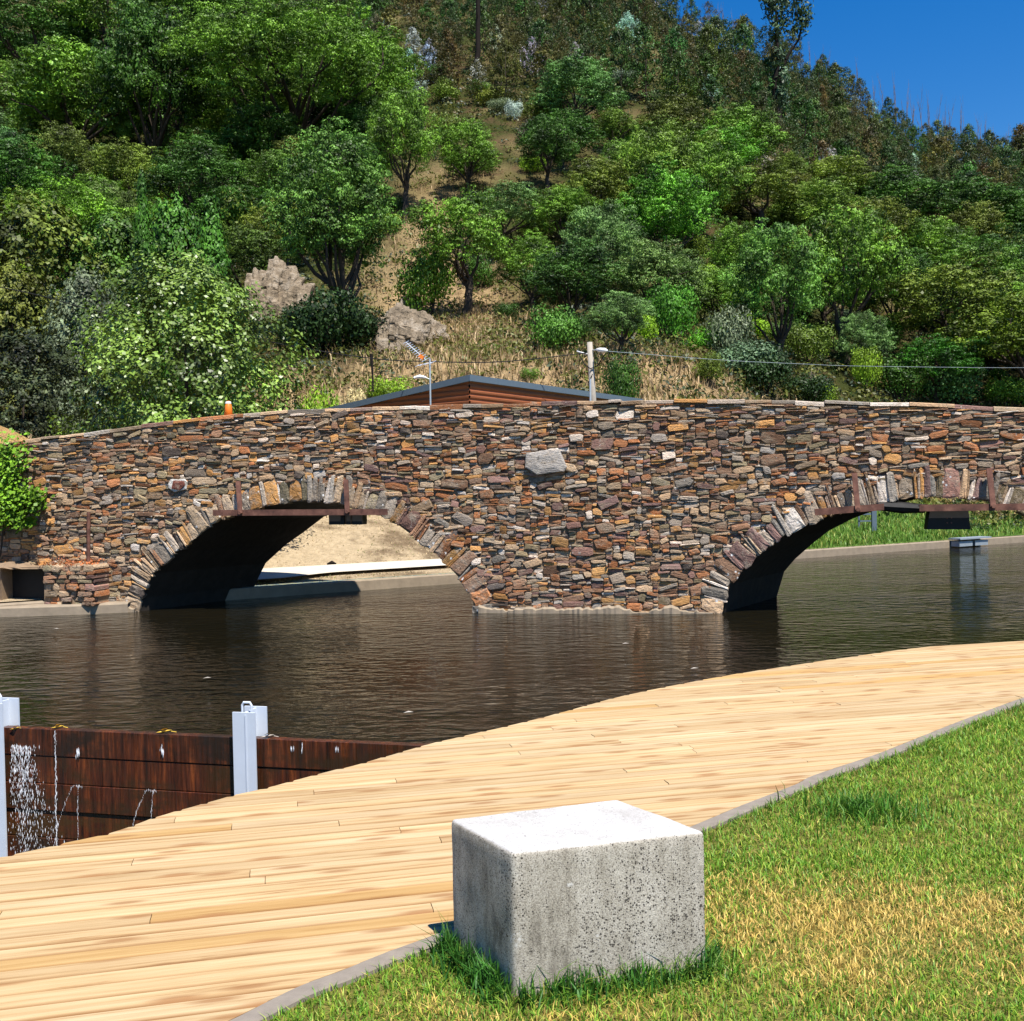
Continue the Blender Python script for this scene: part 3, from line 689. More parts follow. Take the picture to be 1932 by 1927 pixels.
# ------------------------------------------------------------------ rusty irons on the arches
def iron(p0, p1, h=0.11, dep=0.10, broken=None):
    mb = MB(); a0, z0 = bp(*p0); a1, z1 = bp(*p1); n = 14; vs = []
    for i in range(n + 1):
        k = i / n; a = a0 + (a1 - a0) * k; z = z0 + (z1 - z0) * k
        for o, dz in ((0.22, -h), (0.22, 0), (0.20, 0), (0.20, -0.012), (0.22 - dep, -0.012), (0.22 - dep, -0.03), (0.205, -0.03), (0.205, -h)): vs.append(bw_(a, z + dz, o))
    mb.add(vs, [(i * 8 + j, (i + 1) * 8 + j, (i + 1) * 8 + (j + 1) % 8, i * 8 + (j + 1) % 8) for i in range(n) for j in range(8)] + [tuple(range(7, -1, -1)), tuple(n * 8 + j for j in range(8))])
    return mb
def hanger(parent, top, bot, w=0.085):
    mb = MB(); a0, z0 = bp(*top); a1, z1 = bp(*bot)
    vs = [bw_(a + s * w / 2, z, o) for a, z, o0 in ((a0, z0, 0.13), (a1, z1, 0.235)) for s in (-1, 1) for o in (o0 - 0.02, o0 + 0.015)]
    mb.add(vs, [(0, 1, 3, 2), (4, 6, 7, 5), (0, 4, 5, 1), (2, 3, 7, 6), (0, 2, 6, 4), (1, 5, 7, 3)])
    b = mb.build('hanger', M['rust'], parent)
    bb = MB(); c = bw_(a1, z1 + 0.01, 0.25)
    bb.tube([c + BN * -0.02, c + BN * 0.03], 0.035, 6); nut = bb.build('bolt', M['rust'], b)
    return b
t1 = thing('iron_beam', 'rusty iron beam with two leaning straps across the left arch crown', 'iron beam', bw_(*bp(575, 968), 0.1), 'rusty beams across the arches')
iron((412, 962), (738, 960)).build('flange', M['rust'], t1); hanger(t1, (455, 908), (464, 968)); hanger(t1, (657, 905), (664, 966))
t2 = thing('iron_beam', 'rusty bent iron beam with upright straps across the right arch crown', 'iron beam', bw_(*bp(1740, 958), 0.1), 'rusty beams across the arches')
iron((1535, 960), (1664, 950)).build('flange', M['rust'], t2); iron((1730, 952), (1990, 949)).build('flange', M['rust'], t2)
hanger(t2, (1610, 893), (1615, 962)); hanger(t2, (1862, 884), (1867, 956))
tb = MB(); a0, z0 = bp(1655, 955); a1, z1 = bp(1745, 960)
tb.tube([bw_(a0, z0, 0.02), bw_((a0 + a1) / 2, z0 - 0.03, -0.02), bw_(a1, z1, 0.02)], [0.07, 0.10, 0.07], 8); tb.build('twisted_strap', M['black_iron'], t2)
# dark boxes under the beams
def lampbox(u0, u1, u2, u3, v0, v1, off, label, gap=None):
    t = thing('floodlight', label, 'floodlight', bw_(*bp((u0 + u1) / 2, v0), off), 'dark floodlights under the beams')
    def trap(a, b, c, d):
        mb = MB(); vs = []
        for o in (off - 0.14, off + 0.14):
            for u, v in ((a, v0), (b, v0), (d, v1), (c, v1)):
                x, z = bp(u, v); vs.append(bw_(x, z, o))
        mb.add(vs, [(3, 2, 1, 0), (4, 5, 6, 7), (0, 1, 5, 4), (1, 2, 6, 5), (2, 3, 7, 6), (3, 0, 4, 7)]); return mb
    if gap:
        trap(u0, gap[0], u2, gap[0]).build('housing', M['black_iron'], t); trap(gap[1], gap[2], gap[1], gap[2]).build('bracket', M['black_iron'], t); trap(gap[3], u1, gap[3], u3).build('housing', M['black_iron'], t)
    else:
        trap(u0, u1, u2, u3).build('housing', M['black_iron'], t)
        for du in (-4, 4):
            for dv_ in (-3, 6):
                b = MB(); x, z = bp((u0 + u1) / 2 + du, (v0 + v1) / 2 + dv_); b.tube([bw_(x, z, off + 0.13), bw_(x, z, off + 0.155)], 0.012, 6); b.build('bolt', M['rust'], t)
lampbox(622, 684, 622, 684, 972, 990, -0.10, 'twin black floodlight hanging under the left rusty beam', (651, 655, 662, 666))
lampbox(1754, 1826, 1748, 1830, 962, 999, -0.10, 'black trapezoid floodlight hanging under the right rusty beam')

# ================================================================== wooden dam with steel posts
BD = 0.255
lenAB = (DB - DA).length
def sdam(u, v): # distance along the dam of a picture point on its top edge
    p = at_z(u, v, -0.46); return (p - DA).dot(dv)
S_P2 = sdam(466, 1395); S_P1 = sdam(2, 1372)
def dam_post(s, label):
    t = thing('dam_post', label, 'steel post', dam_p(s, 0.06, -0.2), 'grey steel posts of the dam')
    mb = MB(); W = 0.215; D = 0.20; T = 0.018; zt = -0.215; zb = -2.3
    rot = Matrix(((dv.x, dn.x, 0), (dv.y, dn.y, 0), (0, 0, 1)))
    def part(cx, cy, sx, sy, z0, z1): mb.box(dam_p(s + cx, cy, (z0 + z1) / 2), (sx, sy, z1 - z0), rot)
    part(0, 0.085, W, T, zb, zt); part(0.0, -0.125, W, T, zb, zt + 0.01); part(0, -0.02, T, D - 0.0, zb, zt - 0.004)
    part(0.02, 0.098, 0.012, 0.006, zb, zt - 0.02)
    mb.build('beam', M['grey_steel'], t)
    lug = MB(); c = dam_p(s + 0.0, 0.03, zt)
    pts = [c + dv * x + Vector((0, 0, z)) for x, z in ((-0.045, -0.02), (-0.045, 0.05), (-0.03, 0.075), (0.03, 0.075), (0.045, 0.05), (0.045, -0.02))]
    lug.tube(pts, 0.011, 8); lug.build('lifting_lug', M['grey_steel'], t)
    return t
dam_post(S_P2, 'light grey steel post with a lifting loop between two bays of dark boards')
dam_post(S_P1, 'light grey steel post cut by the left edge of the photo beside splashing water')
rot_d = Matrix(((dv.x, dn.x, 0), (dv.y, dn.y, 0), (0, 0, 1)))
def dam_board(s0, s1, k, label, sh):
    t = MB(); L = s1 - s0; n = 10; vs = []; z1 = -0.46 - k * BD; z0 = z1 - BD + 0.004; cx = dam_p(s0, 0, 0)
    for i in range(n + 1):
        s = s0 + L * i / n
        for o, z in ((0.0 + sh, z0), (0.005 + sh, z0 + 0.008), (0.005 + sh, z1 - 0.003), (sh + 0.002, z1), (-0.085 + sh, z1), (-0.085 + sh, z0)): t.v.append(tuple(dam_p(s, o, z)))
    t.f = [(i * 6 + j, (i + 1) * 6 + j, (i + 1) * 6 + (j + 1) % 6, i * 6 + (j + 1) % 6) for i in range(n) for j in range(6)] + [tuple(range(5, -1, -1)), tuple(n * 6 + j for j in range(6))]
    o = t.build('dam_board', M['wet']); tag(o, label, 'dam board', 'wet wooden boards of the dam'); return o
ORD = ['topmost', 'second', 'third', 'fourth', 'fifth', 'sixth']
for k in range(6): dam_board(S_P1 + 0.018, S_P2 - 0.018, k, '%s wet brown board from the top between the two grey posts' % ORD[k], [0, -0.006, 0.004, -0.012, 0.0, 0.004][k])
for k in range(5): dam_board(S_P2 + 0.018, S_P2 + 2.75, k, '%s wet rust brown board from the top right of the inner grey post' % ORD[k], [0.004, -0.004, 0, -0.006, 0.0][k])
for k in range(4): dam_board(S_P1 - 2.4, S_P1 - 0.018, k, '%s wet board from the top beyond the outer grey post' % ORD[k], 0.0)
# spray and leaks
sp = MB(); r2 = random.Random(3)
def drop(p, r):
    vs = [p + Vector(q) * r for q in ((1, 0, 0), (-1, 0, 0), (0, 1, 0), (0, -1, 0), (0, 0, 8.0), (0, 0, -8.0))]
    sp.add(vs, [(0, 2, 4), (2, 1, 4), (1, 3, 4), (3, 0, 4), (2, 0, 5), (1, 2, 5), (3, 1, 5), (0, 3, 5)])
for _ in range(1200):
    k = r2.random() ** 1.3; s = S_P1 + 0.14 + 0.75 * r2.random() * (0.25 + 0.75 * k); z = -0.62 - 1.2 * k
    if r2.random() < 0.35: s = S_P1 + 0.16 + abs(r2.gauss(0.12, 0.07)) + 0.1 * k; 
    drop(dam_p(s, 0.03 + 0.16 * r2.random() * k, z), r2.choice((0.0010, 0.0015, 0.002, 0.003)) * r2.uniform(0.6, 1.2))
for s_, z0_, z1_, cnt in ((0.62, -0.47, -1.75, 110), (0.86, -0.66, -0.70, 5), (1.74, -0.56, -0.6, 5)):
    for i in range(cnt): k = i / cnt; drop(dam_p(S_P1 + s_ + r2.gauss(0, 0.006), 0.02 + 0.03 * k, z0_ + (z1_ - z0_) * k), r2.uniform(0.001, 0.0032))
def jet(s, z, ds, fall):
    for i in range(34): k = i / 33; drop(dam_p(s + ds * k + r2.gauss(0, 0.003), 0.01 + 0.25 * k ** 0.7, z + 0.04 * math.sin(min(1, k * 3) * 3.1) - fall * k * k), r2.uniform(0.0008, 0.0024))
jet(S_P1 + 0.88, -0.98, 0.14, 0.42); jet(S_P1 + 0.86, -0.98, -0.10, 0.5); jet(S_P1 + 1.66, -0.98, 0.10, 0.4); jet(S_P1 + 1.62, -0.98, -0.09, 0.42)
for s_, z_ in ((0.86, -0.66), (1.74, -0.62)):
    for _ in range(5): drop(dam_p(S_P1 + s_ + r2.gauss(0, 0.012), 0.02, z_ + r2.gauss(0, 0.014)), 0.004)
for s_ in (0.42, 0.5, 0.84):
    for _ in range(3): drop(dam_p(S_P2 + s_ + r2.gauss(0, 0.01), 0.014, -0.525 + r2.gauss(0, 0.012)), 0.0035)
tag(sp.build('water_spray', M['spray']), 'white drops of water leaking through the dam boards', 'spray', kind='stuff')
def leaf_litter(s, off, z, label, sc=0.05, mat='yellow_leaf'):
    mb = MB(); c = dam_p(s, off, z)
    mb.add([c + Vector((-sc, 0, 0)), c + Vector((0, -sc * 0.5, 0.012)), c + Vector((sc * 1.1, 0.01, 0.02)), c + Vector((0.01, sc * 0.5, 0.015)), c + Vector((0, 0, -0.004))], [(0, 1, 4), (1, 2, 4), (2, 3, 4), (3, 0, 4)])
    mb.add([c + Vector((-sc * .6, 0.03, 0.01)), c + Vector((0, -sc * 0.2, 0.035)), c + Vector((sc * .6, 0.04, 0.03)), c + Vector((0.0, sc * 0.7, 0.02))], [(0, 1, 2, 3)])
    mb.tube([c + Vector((sc, 0, 0.01)), c + Vector((sc * 1.7, 0.0, 0.0))], 0.004, 5)
    return tag(mb.build('fallen_leaf', M[mat]), label, 'leaf', 'leaves caught on the dam')
leaf_litter(S_P1 + 0.60, -0.03, -0.45, 'yellow leaf caught on the dam above the long trickle of drops', 0.06)
leaf_litter(S_P1 + 1.72, -0.03, -0.45, 'yellow leaf on the top board nearest the inner grey post', 0.07)
leaf_litter(S_P1 + 0.17, 0.01, -0.47, 'orange leaf hanging on the board beside the outer grey post', 0.05)
leaf_litter(S_P2 + 0.16, -0.02, -0.45, 'dry leaves heaped behind the inner grey post', 0.06, 'pole_wood')

# ================================================================== stone block on the lawn
BT = 0.47
bc = [at_z(u, v, BT) for u, v in ((849, 1545), (967, 1609), (1331, 1568), (1165, 1507))]
cc = sum(bc, Vector()) / 4
import bmesh
bm = bmesh.new()
lowv = [bm.verts.new((p.x - cc.x, p.y - cc.y, -0.06)) for p in bc]; topv = [bm.verts.new((p.x - cc.x, p.y - cc.y, BT)) for p in bc]
bm.faces.new(lowv[::-1]); bm.faces.new(topv)
for i in range(4): bm.faces.new((lowv[i], lowv[(i + 1) % 4], topv[(i + 1) % 4], topv[i]))
bmesh.ops.recalc_face_normals(bm, faces=bm.faces)
bmesh.ops.bevel(bm, geom=[e for e in bm.edges if max(v.co.z for v in e.verts) > 0], offset=0.016, segments=4, affect='EDGES', profile=0.5)
bmesh.ops.subdivide_edges(bm, edges=[e for e in bm.edges if e.calc_length() > 0.2], cuts=14, use_grid_fill=True)
for v in bm.verts:
    n = mnoise.noise(v.co * 9) * 0.003 + mnoise.noise(v.co * 30) * 0.0012; v.co += Vector((v.co.x, v.co.y, 0 if v.co.z < 0.1 else 0.4)).normalized() * n
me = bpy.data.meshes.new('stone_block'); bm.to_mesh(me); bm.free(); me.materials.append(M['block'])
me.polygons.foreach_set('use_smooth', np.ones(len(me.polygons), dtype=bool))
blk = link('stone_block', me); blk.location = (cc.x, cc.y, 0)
tag(blk, 'speckled grey stone block seat with white sunlit top on the lawn', 'stone block')

# ================================================================== lawn grass
KPQ = np.array([(p.x, p.y) for p in K1])
def inside_lawn(x, y):
    """right of / nearer than the kerb line"""
    xi = np.interp(y, KPQ[:, 1], KPQ[:, 0]) if KPQ[-1, 1] > KPQ[0, 1] else np.interp(y, KPQ[::-1, 1], KPQ[::-1, 0])
    return x > xi
def blades(P, h, w, col, lean=0.5, bend=0.6, seed=1):
    """P (N,3) roots; h, w (N,), col (N,3): three-triangle bent blades"""
    g = np.random.default_rng(seed); N = len(P); a = g.random(N) * 2 * np.pi; side = np.stack([np.cos(a), np.sin(a), np.zeros(N)], 1)
    b = a + np.pi / 2 + g.normal(0, 0.6, N); le = np.stack([np.cos(b), np.sin(b), np.zeros(N)], 1) * (g.random(N) * lean)[:, None]
    up = np.array([0, 0, 1.0]); hh = h[:, None]; ww = w[:, None]
    mid = P + (le * 0.35 + up * 0.55) * hh; tip = P + (le * (1 + bend * g.random(N)[:, None]) + up * (1 - 0.25 * g.random(N)[:, None])) * hh
    V = np.stack([P - side * ww * 0.5, P + side * ww * 0.5, mid - side * ww * 0.42, mid + side * ww * 0.42, tip], 1).reshape(-1, 3)
    i = np.arange(N)[:, None] * 5
    F = np.concatenate([i + np.array([[0, 1, 3]]), i + np.array([[0, 3, 2]]), i + np.array([[2, 3, 4]])], 0)
    C = np.repeat(col, 5, 0); k = np.tile(np.array([0.8, 0.8, 1.0, 1.0, 1.1]), N)[:, None]
    return V, F, C * k
def noise2(x, y, s, o=0.0):
    return np.array([mnoise.noise((a * s, b * s, o)) for a, b in zip(x, y)])
def lawn():
    g = np.random.default_rng(4); P = []; 
    for (x0, x1, y0, y1, dens) in ((-1.6, 5.6, 2.0, 4.6, 12000), (-0.6, 7.6, 4.6, 7.2, 7000), (1.2, 11.0, 7.2, 12.0, 3600)):
        n = int((x1 - x0) * (y1 - y0) * dens); p = np.stack([g.uniform(x0, x1, n), g.uniform(y0, y1, n)], 1); P.append(p[(np.abs(p[:, 0]) < 0.56 * p[:, 1] + 3.0)])
    P = np.concatenate(P); P = P[inside_lawn(P[:, 0] - 0.012, P[:, 1])]
    # keep clear of the block
    q = [(p.x, p.y) for p in bc]; ins = np.ones(len(P), bool)
    for (ax, ay), (bx_, by_) in zip(q, q[1:] + q[:1]): ins &= ((bx_ - ax) * (P[:, 1] - ay) - (by_ - ay) * (P[:, 0] - ax)) > -0.004
    P = P[~ins]
    x, y = P[:, 0], P[:, 1]
    n1 = noise2(x, y, 0.9); n2 = noise2(x, y, 3.2, 4.0); n3 = noise2(x, y, 9, 8.0)
    db = np.full(len(P), 9.0)
    for (ax, ay), (bx_, by_) in zip(q, q[1:] + q[:1]):
        dx, dy = bx_ - ax, by_ - ay; t = np.clip(((x - ax) * dx + (y - ay) * dy) / (dx * dx + dy * dy), 0, 1); db = np.minimum(db, np.hypot(x - ax - t * dx, y - ay - t * dy))
    edge = np.abs(x - np.interp(y, KPQ[:, 1], KPQ[:, 0]))
    # the dry patch lies right of the block and in the near corner
    dry = np.exp(-(((x - 1.65) / 0.95) ** 2 + ((y - 3.85) / 0.55) ** 2)) * 0.98 + np.exp(-(((x - 0.9) / 0.8) ** 2 + ((y - 3.6) / 0.5) ** 2)) * 0.3 + np.exp(-(((x + 0.3) / 0.6) ** 2 + ((y - 3.15) / 0.3) ** 2)) * 0.5
    dry = dry + 0.38 * n2 + 0.30 * n1 + 0.25 * n3 - 0.08 - 0.9 * np.exp(-(db / 0.09) ** 2) - 0.3 * np.clip(1 - edge / 0.5, 0, 1)
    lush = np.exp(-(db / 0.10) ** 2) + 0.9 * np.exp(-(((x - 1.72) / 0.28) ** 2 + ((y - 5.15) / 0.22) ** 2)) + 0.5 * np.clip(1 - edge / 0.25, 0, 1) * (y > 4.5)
    is_dry = g.random(len(P)) < np.clip(dry, 0.04, 0.92)
    col = np.where(is_dry[:, None], np.array([0.66, 0.47, 0.13]), np.array([0.130, 0.290, 0.022]))
    yel = (g.random(len(P)) < 0.38) & ~is_dry; col[yel] = np.array([0.33, 0.43, 0.05])
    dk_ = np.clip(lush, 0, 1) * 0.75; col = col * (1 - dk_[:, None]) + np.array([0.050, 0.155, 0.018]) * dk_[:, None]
    col *= g.uniform(0.65, 1.3, (len(P), 1))
    h = g.uniform(0.015, 0.043, len(P)) * (1 + 0.5 * np.clip(n2, -.5, 1)) + np.clip(lush, 0, 1) ** 2 * g.uniform(0.0, 1.0, len(P)) ** 2 * 0.13; h[is_dry] *= 0.8
    w = g.uniform(0.0028, 0.0052, len(P)) * (0.75 + 0.09 * y)
    h *= np.where(y > 6, 1.25, 1.0)
    V, F, C = blades(np.stack([x, y, np.full(len(P), -0.014)], 1), h, w, col, 0.95, 0.7, 2)
    T = []; TH = []; TC = []
    for (ax, ay), (bx_, by_), m, hm in ((q[0], q[1], 620, 0.15), (q[1], q[2], 420, 0.12), (q[2], q[3], 300, 0.13)):
        nx_, ny_ = (by_ - ay), -(bx_ - ax); l = math.hypot(nx_, ny_); nx_, ny_ = nx_ / l, ny_ / l
        if (nx_ * (ax - cc.x) + ny_ * (ay - cc.y)) < 0: nx_, ny_ = -nx_, -ny_
        for _ in range(m):
            k = g.random(); cl = 0.35 + 0.65 * abs(math.sin(k * 9 + m)); o_ = 0.012 + abs(g.normal(0, 0.045))
            T.append((ax + (bx_ - ax) * k + nx_ * o_, ay + (by_ - ay) * k + ny_ * o_, -0.014)); TH.append(hm * cl * g.uniform(0.35, 1.0)); TC.append(np.array((0.040, 0.135, 0.018)) * g.uniform(0.5, 1.5))
    for _ in range(420):                                   # the dark green tuft in the lawn behind
        a_ = g.random() * 6.28; r_2 = abs(g.normal(0, 0.16)); T.append((1.74 + math.cos(a_) * r_2 * 1.3, 5.15 + math.sin(a_) * r_2, -0.014)); TH.append(g.uniform(0.05, 0.13)); TC.append(np.array((0.060, 0.175, 0.016)) * g.uniform(0.6, 1.4))
    V2, F2, C2 = blades(np.array(T), np.array(TH), g.uniform(0.005, 0.0085, len(T)), np.array(TC), 0.6, 0.8, 3)
    F = np.concatenate([F, F2 + len(V)]); V = np.concatenate([V, V2]); C = np.concatenate([C, C2])
    o = link('grass', np_mesh('grass', V, F, M['blade'], C)); tag(o, 'short lawn grass, green and sun-dried yellow, round the stone block', 'grass', kind='stuff')
lawn()

# ================================================================== far bank grass, straw and scrub
def far_grass():
    g = np.random.default_rng(9); P = []; H = []; Cc = []; W = []
    def scatter(n, t0, t1, s0, s1, fn):
        for _ in range(n):
            t = g.uniform(t0, t1); s = g.uniform(s0, s1); y = bank_d(t) + s; x = t * y; r = fn(x, y, t, s)
            if r is None: continue
            h, w, c = r; P.append((x, y, terrain(x, y) - 0.03)); H.append(h); W.append(w); Cc.append(c)
    def lush(x, y, t, s):
        n = mnoise.noise((x * 0.35, y * 0.35, 2.0)); k = g.random()
        dryb = sstep(7.5, 10.5, s + 4.5 * sstep(0.40, 0.47, t) + n * 2)
        if g.random() < dryb * 0.9: c = np.array((0.50, 0.36, 0.13))
        elif k < 0.2 + n * 0.3: c = np.array((0.32, 0.36, 0.07))
        else: c = np.array((0.12, 0.24, 0.03))
        return g.uniform(0.10, 0.30) * (1 + 0.8 * max(0, n)), g.uniform(0.02, 0.04), c * g.uniform(0.6, 1.35)
    scatter(26000, 0.18, 0.60, 0.40, 13, lush)
    def sandy(x, y, t, s):
        n = mnoise.noise((x * 0.5, y * 0.5, 6.0)); k = g.random()
        if s < 5.2 and n < 0.0 and k < 0.75: return None
        if 1.0 < s < 2.0: return None
        c = np.array((0.56, 0.43, 0.25)) if k > 0.22 else np.array((0.20, 0.24, 0.06))
        return g.uniform(0.03, 0.09) * (1 + (s > 5.5)), g.uniform(0.015, 0.03), c * g.uniform(0.7, 1.2)
    scatter(9000, -0.30, 0.0, 0.45, 7, sandy)
    def straw(x, y, t, s):
        n = mnoise.noise((x * 0.13, y * 0.13, 5.0)); k = g.random()
        if n < -0.25 and k < 0.5: return None
        clear = max(math.exp(-((t + 0.07) / (0.085 - 0.03 * sstep(20, 45, s))) ** 2) * (1 - sstep(45, 62, s)), (1 - sstep(12, 22, s)) * (1 - 0.8 * sstep(0.2, 0.32, t)))
        if g.random() > clear: return None
        c = np.array((0.47, 0.335, 0.175)) if k > 0.2 else np.array((0.22, 0.20, 0.06))
        return g.uniform(0.25, 0.75), g.uniform(0.03, 0.07), c * g.uniform(0.6, 1.3)
    scatter(26000, -0.32, 0.30, 9, 32, straw); scatter(9000, 0.26, 0.55, 15, 30, straw)
    scatter(16000, -0.30, 0.25, 30, 62, straw)
    P_, H_, W_, C_ = np.array(P), np.array(H), np.array(W), np.array(Cc)
    V, F, C = blades(P_, H_, W_, C_, 0.7, 0.6, 5)
    o = link('dry_grass', np_mesh('dry_grass', V, F, M['blade'], C)); tag(o, 'tall straw and green bank grass between the river and the hillside', 'grass', kind='stuff')
far_grass()

def kites(Cn, Nn, size, seed, asp=0.55, fold=0.18, droop=0.0):
    """leaf-shaped folded kites: centres, normals, lengths -> verts, quads"""
    g = np.random.default_rng(seed); N = len(Cn); r = g.normal(size=(N, 3)); r[:, 2] -= droop * 3
    Nn = Nn / (np.linalg.norm(Nn, axis=1, keepdims=True) + 1e-9)
    t = r - Nn * (r * Nn).sum(1, keepdims=True); t /= np.linalg.norm(t, axis=1, keepdims=True) + 1e-9; b = np.cross(Nn, t)
    L = size[:, None] * 0.5; W = L * asp
    V = np.stack([Cn - t * L, Cn + b * W - Nn * L * fold, Cn + t * L, Cn - b * W - Nn * L * fold], 1).reshape(-1, 3)
    F = np.arange(N * 4).reshape(N, 4); return V, F

def scrub():
    g = np.random.default_rng(31); C = []; Nn = []; S = []; K = []
    for _ in range(15000):
        t = g.uniform(-0.62, 0.62); y = g.uniform(40, 175) if g.random() < 0.75 else g.uniform(38, 80); x = t * y
        n = mnoise.noise((x * 0.06, y * 0.06, 1.0)); k = g.random()
        clear = math.exp(-((t + 0.06) / 0.10) ** 2) * (1 if y < 85 else 0.3)
        if k < clear * 0.5: continue
        r = g.uniform(0.3, 0.95) * (1.35 if y > 90 else 1); m = int(20 * r + 8); z = terrain(x, y)
        d = g.normal(size=(m, 3)); d /= np.linalg.norm(d, axis=1, keepdims=True); d[:, 2] = np.abs(d[:, 2])
        C.append(np.array((x, y, z)) + d * r * g.uniform(0.55, 1.0, (m, 1)) * np.array((1, 1, 0.8))); Nn.append(d + g.normal(0, 0.5, (m, 3)))
        S.append(g.uniform(0.12, 0.26, m) * (0.7 + y / 140))
        q = g.random()
        base = np.array((0.125, 0.135, 0.024)) if q < 0.42 + clear * 0.4 else (np.array((0.024, 0.046, 0.008)) if q < 0.80 else (np.array((0.13, 0.095, 0.04)) if q < 0.93 else np.array((0.08, 0.105, 0.07))))
        K.append(base * g.uniform(0.6, 1.3, (m, 1)))
    V, F = kites(np.concatenate(C), np.concatenate(Nn), np.concatenate(S), 8)
    o = link('undergrowth', np_mesh('undergrowth', V, F, M['scrub'], np.repeat(np.concatenate(K), 4, 0))); tag(o, 'low scrub and bushes covering the hillside between the trees', 'undergrowth', kind='stuff')
scrub()

# ================================================================== tree and shrub builders
def limb(mb, p0, p1, r0, r1, g, wob=0.12, n=5, sides=6):
    p0, p1 = np.array(p0, float), np.array(p1, float); L = np.linalg.norm(p1 - p0); pts = []
    off = g.normal(0, wob * L, 3)
    for i in range(n + 1):
        k = i / n; pts.append(p0 + (p1 - p0) * k + off * math.sin(math.pi * k) + g.normal(0, 0.02 * L, 3) * (0 < i < n))
    mb.tube(pts, [r0 + (r1 - r0) * i / n for i in range(n + 1)], sides, cap=False); return pts
def sphere_pts(g, n, up=0.25):
    d = g.normal(size=(n, 3)); d[:, 2] += up; return d / np.linalg.norm(d, axis=1, keepdims=True)
def make_oak(seed, H=7.0, W=6.0, trunk=0.32, clumps=20, tufts=22, leaves=19, lsize=0.17, lean=0.1, rsc=1.0, flat=0.62, bark='bark', droop=0.0):
    g = np.random.default_rng(seed); tr = MB(); Cn = []; Nn = []; S = []
    th = H * trunk; fork = np.array((g.normal(0, lean) * th, g.normal(0, lean) * th, th))
    limb(tr, (0, 0, -0.5), fork, 0.042 * H, 0.028 * H, g, 0.06, 5, 8)
    cz = th * 0.75 + (H - th * 0.75) * 0.5; hz = (H - th * 0.75) * 0.5
    for i in range(clumps):
        a = 2.39996 * i + g.normal(0, 0.3); q = (i + 0.5) / clumps; u = 1 - 1.6 * q
        rr = math.sqrt(max(0.05, 1 - u * u)) * g.uniform(0.45, 0.95)
        c = np.array((math.cos(a) * rr * W / 2, math.sin(a) * rr * W / 2, cz + hz * u * g.uniform(0.52, 0.86))); r = g.uniform(0.11, 0.185) * W * rsc
        if i % 4 == 0: limb(tr, fork * g.uniform(0.75, 1.0), c, 0.014 * H, 0.004 * H, g, 0.10, 5, 5)
        nt = int(tufts * (r / 0.95) ** 2) + 3; d = sphere_pts(g, nt, 0.3); tc = c + d * r * g.uniform(0.7, 1.1, (nt, 1)) * np.array((1, 1, flat + 0.1))
        per = leaves; e = sphere_pts(g, nt * per, 0.7); rt = np.repeat(g.uniform(0.24, 0.50, nt), per)[:, None]
        Cn.append(np.repeat(tc, per, 0) + e * rt * g.uniform(0.55, 1.0, (nt * per, 1)) * np.array((1, 1, 0.62))); Nn.append(e + np.repeat(d, per, 0) * 0.35 + g.normal(0, 0.2, (nt * per, 3))); S.append(g.uniform(0.7, 1.3, nt * per) * lsize)
        ni = 46; d = sphere_pts(g, ni, 0); Cn.append(c + d * r * g.uniform(0.1, 0.75, (ni, 1)) * np.array((1, 1, flat))); Nn.append(d + g.normal(0, 0.2, (ni, 3))); S.append(g.uniform(0.18, 0.28, ni))
    V, F = kites(np.concatenate(Cn), np.concatenate(Nn), np.concatenate(S), seed + 50, droop=droop)
    return tr.mesh('trunk', M[bark], True), np_mesh('crown', V, F, M['leaf']), H, W
def make_eucalypt(seed, H=7.0, W=3.2, n=1700, bare=0.12, lsize=0.34, mat='leaf'):
    g = np.random.default_rng(seed); tr = MB(); per = 24; nt = n // per; k = g.random(nt) ** 0.75
    top = np.array((g.normal(0, 0.3), g.normal(0, 0.3), H * 0.95)); limb(tr, (0, 0, -0.5), top, 0.011 * H, 0.003 * H, g, 0.02, 5, 5)
    a = g.random(nt) * 6.283; env = np.sin(np.pi * np.clip(0.16 + 0.84 * k, 0, 1)) ** 0.6 * (1 + 0.25 * np.sin(a * 2 + seed))
    rad = W / 2 * env * g.random(nt) ** 0.5; z = H * (bare + (1 - bare) * k)
    T = np.stack([np.cos(a) * rad + top[0] * k, np.sin(a) * rad + top[1] * k, z], 1)
    for q in T[:12]: limb(tr, (top[0] * 0.5, top[1] * 0.5, max(0.2, q[2] - 0.9)), q, 0.03, 0.01, g, 0.06, 3, 4)
    e = sphere_pts(g, nt * per, 0.1); rt = np.repeat(g.uniform(0.25, 0.6, nt), per)[:, None]
    C = np.repeat(T, per, 0) + e * rt * g.uniform(0.2, 1.0, (nt * per, 1)) * np.array((0.8, 0.8, 1.15)); n = nt * per
    N = e + np.repeat(np.stack([np.cos(a), np.sin(a), np.full(nt, 0.2)], 1), per, 0) * 0.5 + g.normal(0, 0.4, (n, 3))
    V, F = kites(C, N, g.uniform(0.7, 1.3, n) * lsize, seed + 9, 0.42, droop=0.6)
    return tr.mesh('trunk', M['bark'], True), np_mesh('crown', V, F, M[mat]), H, W
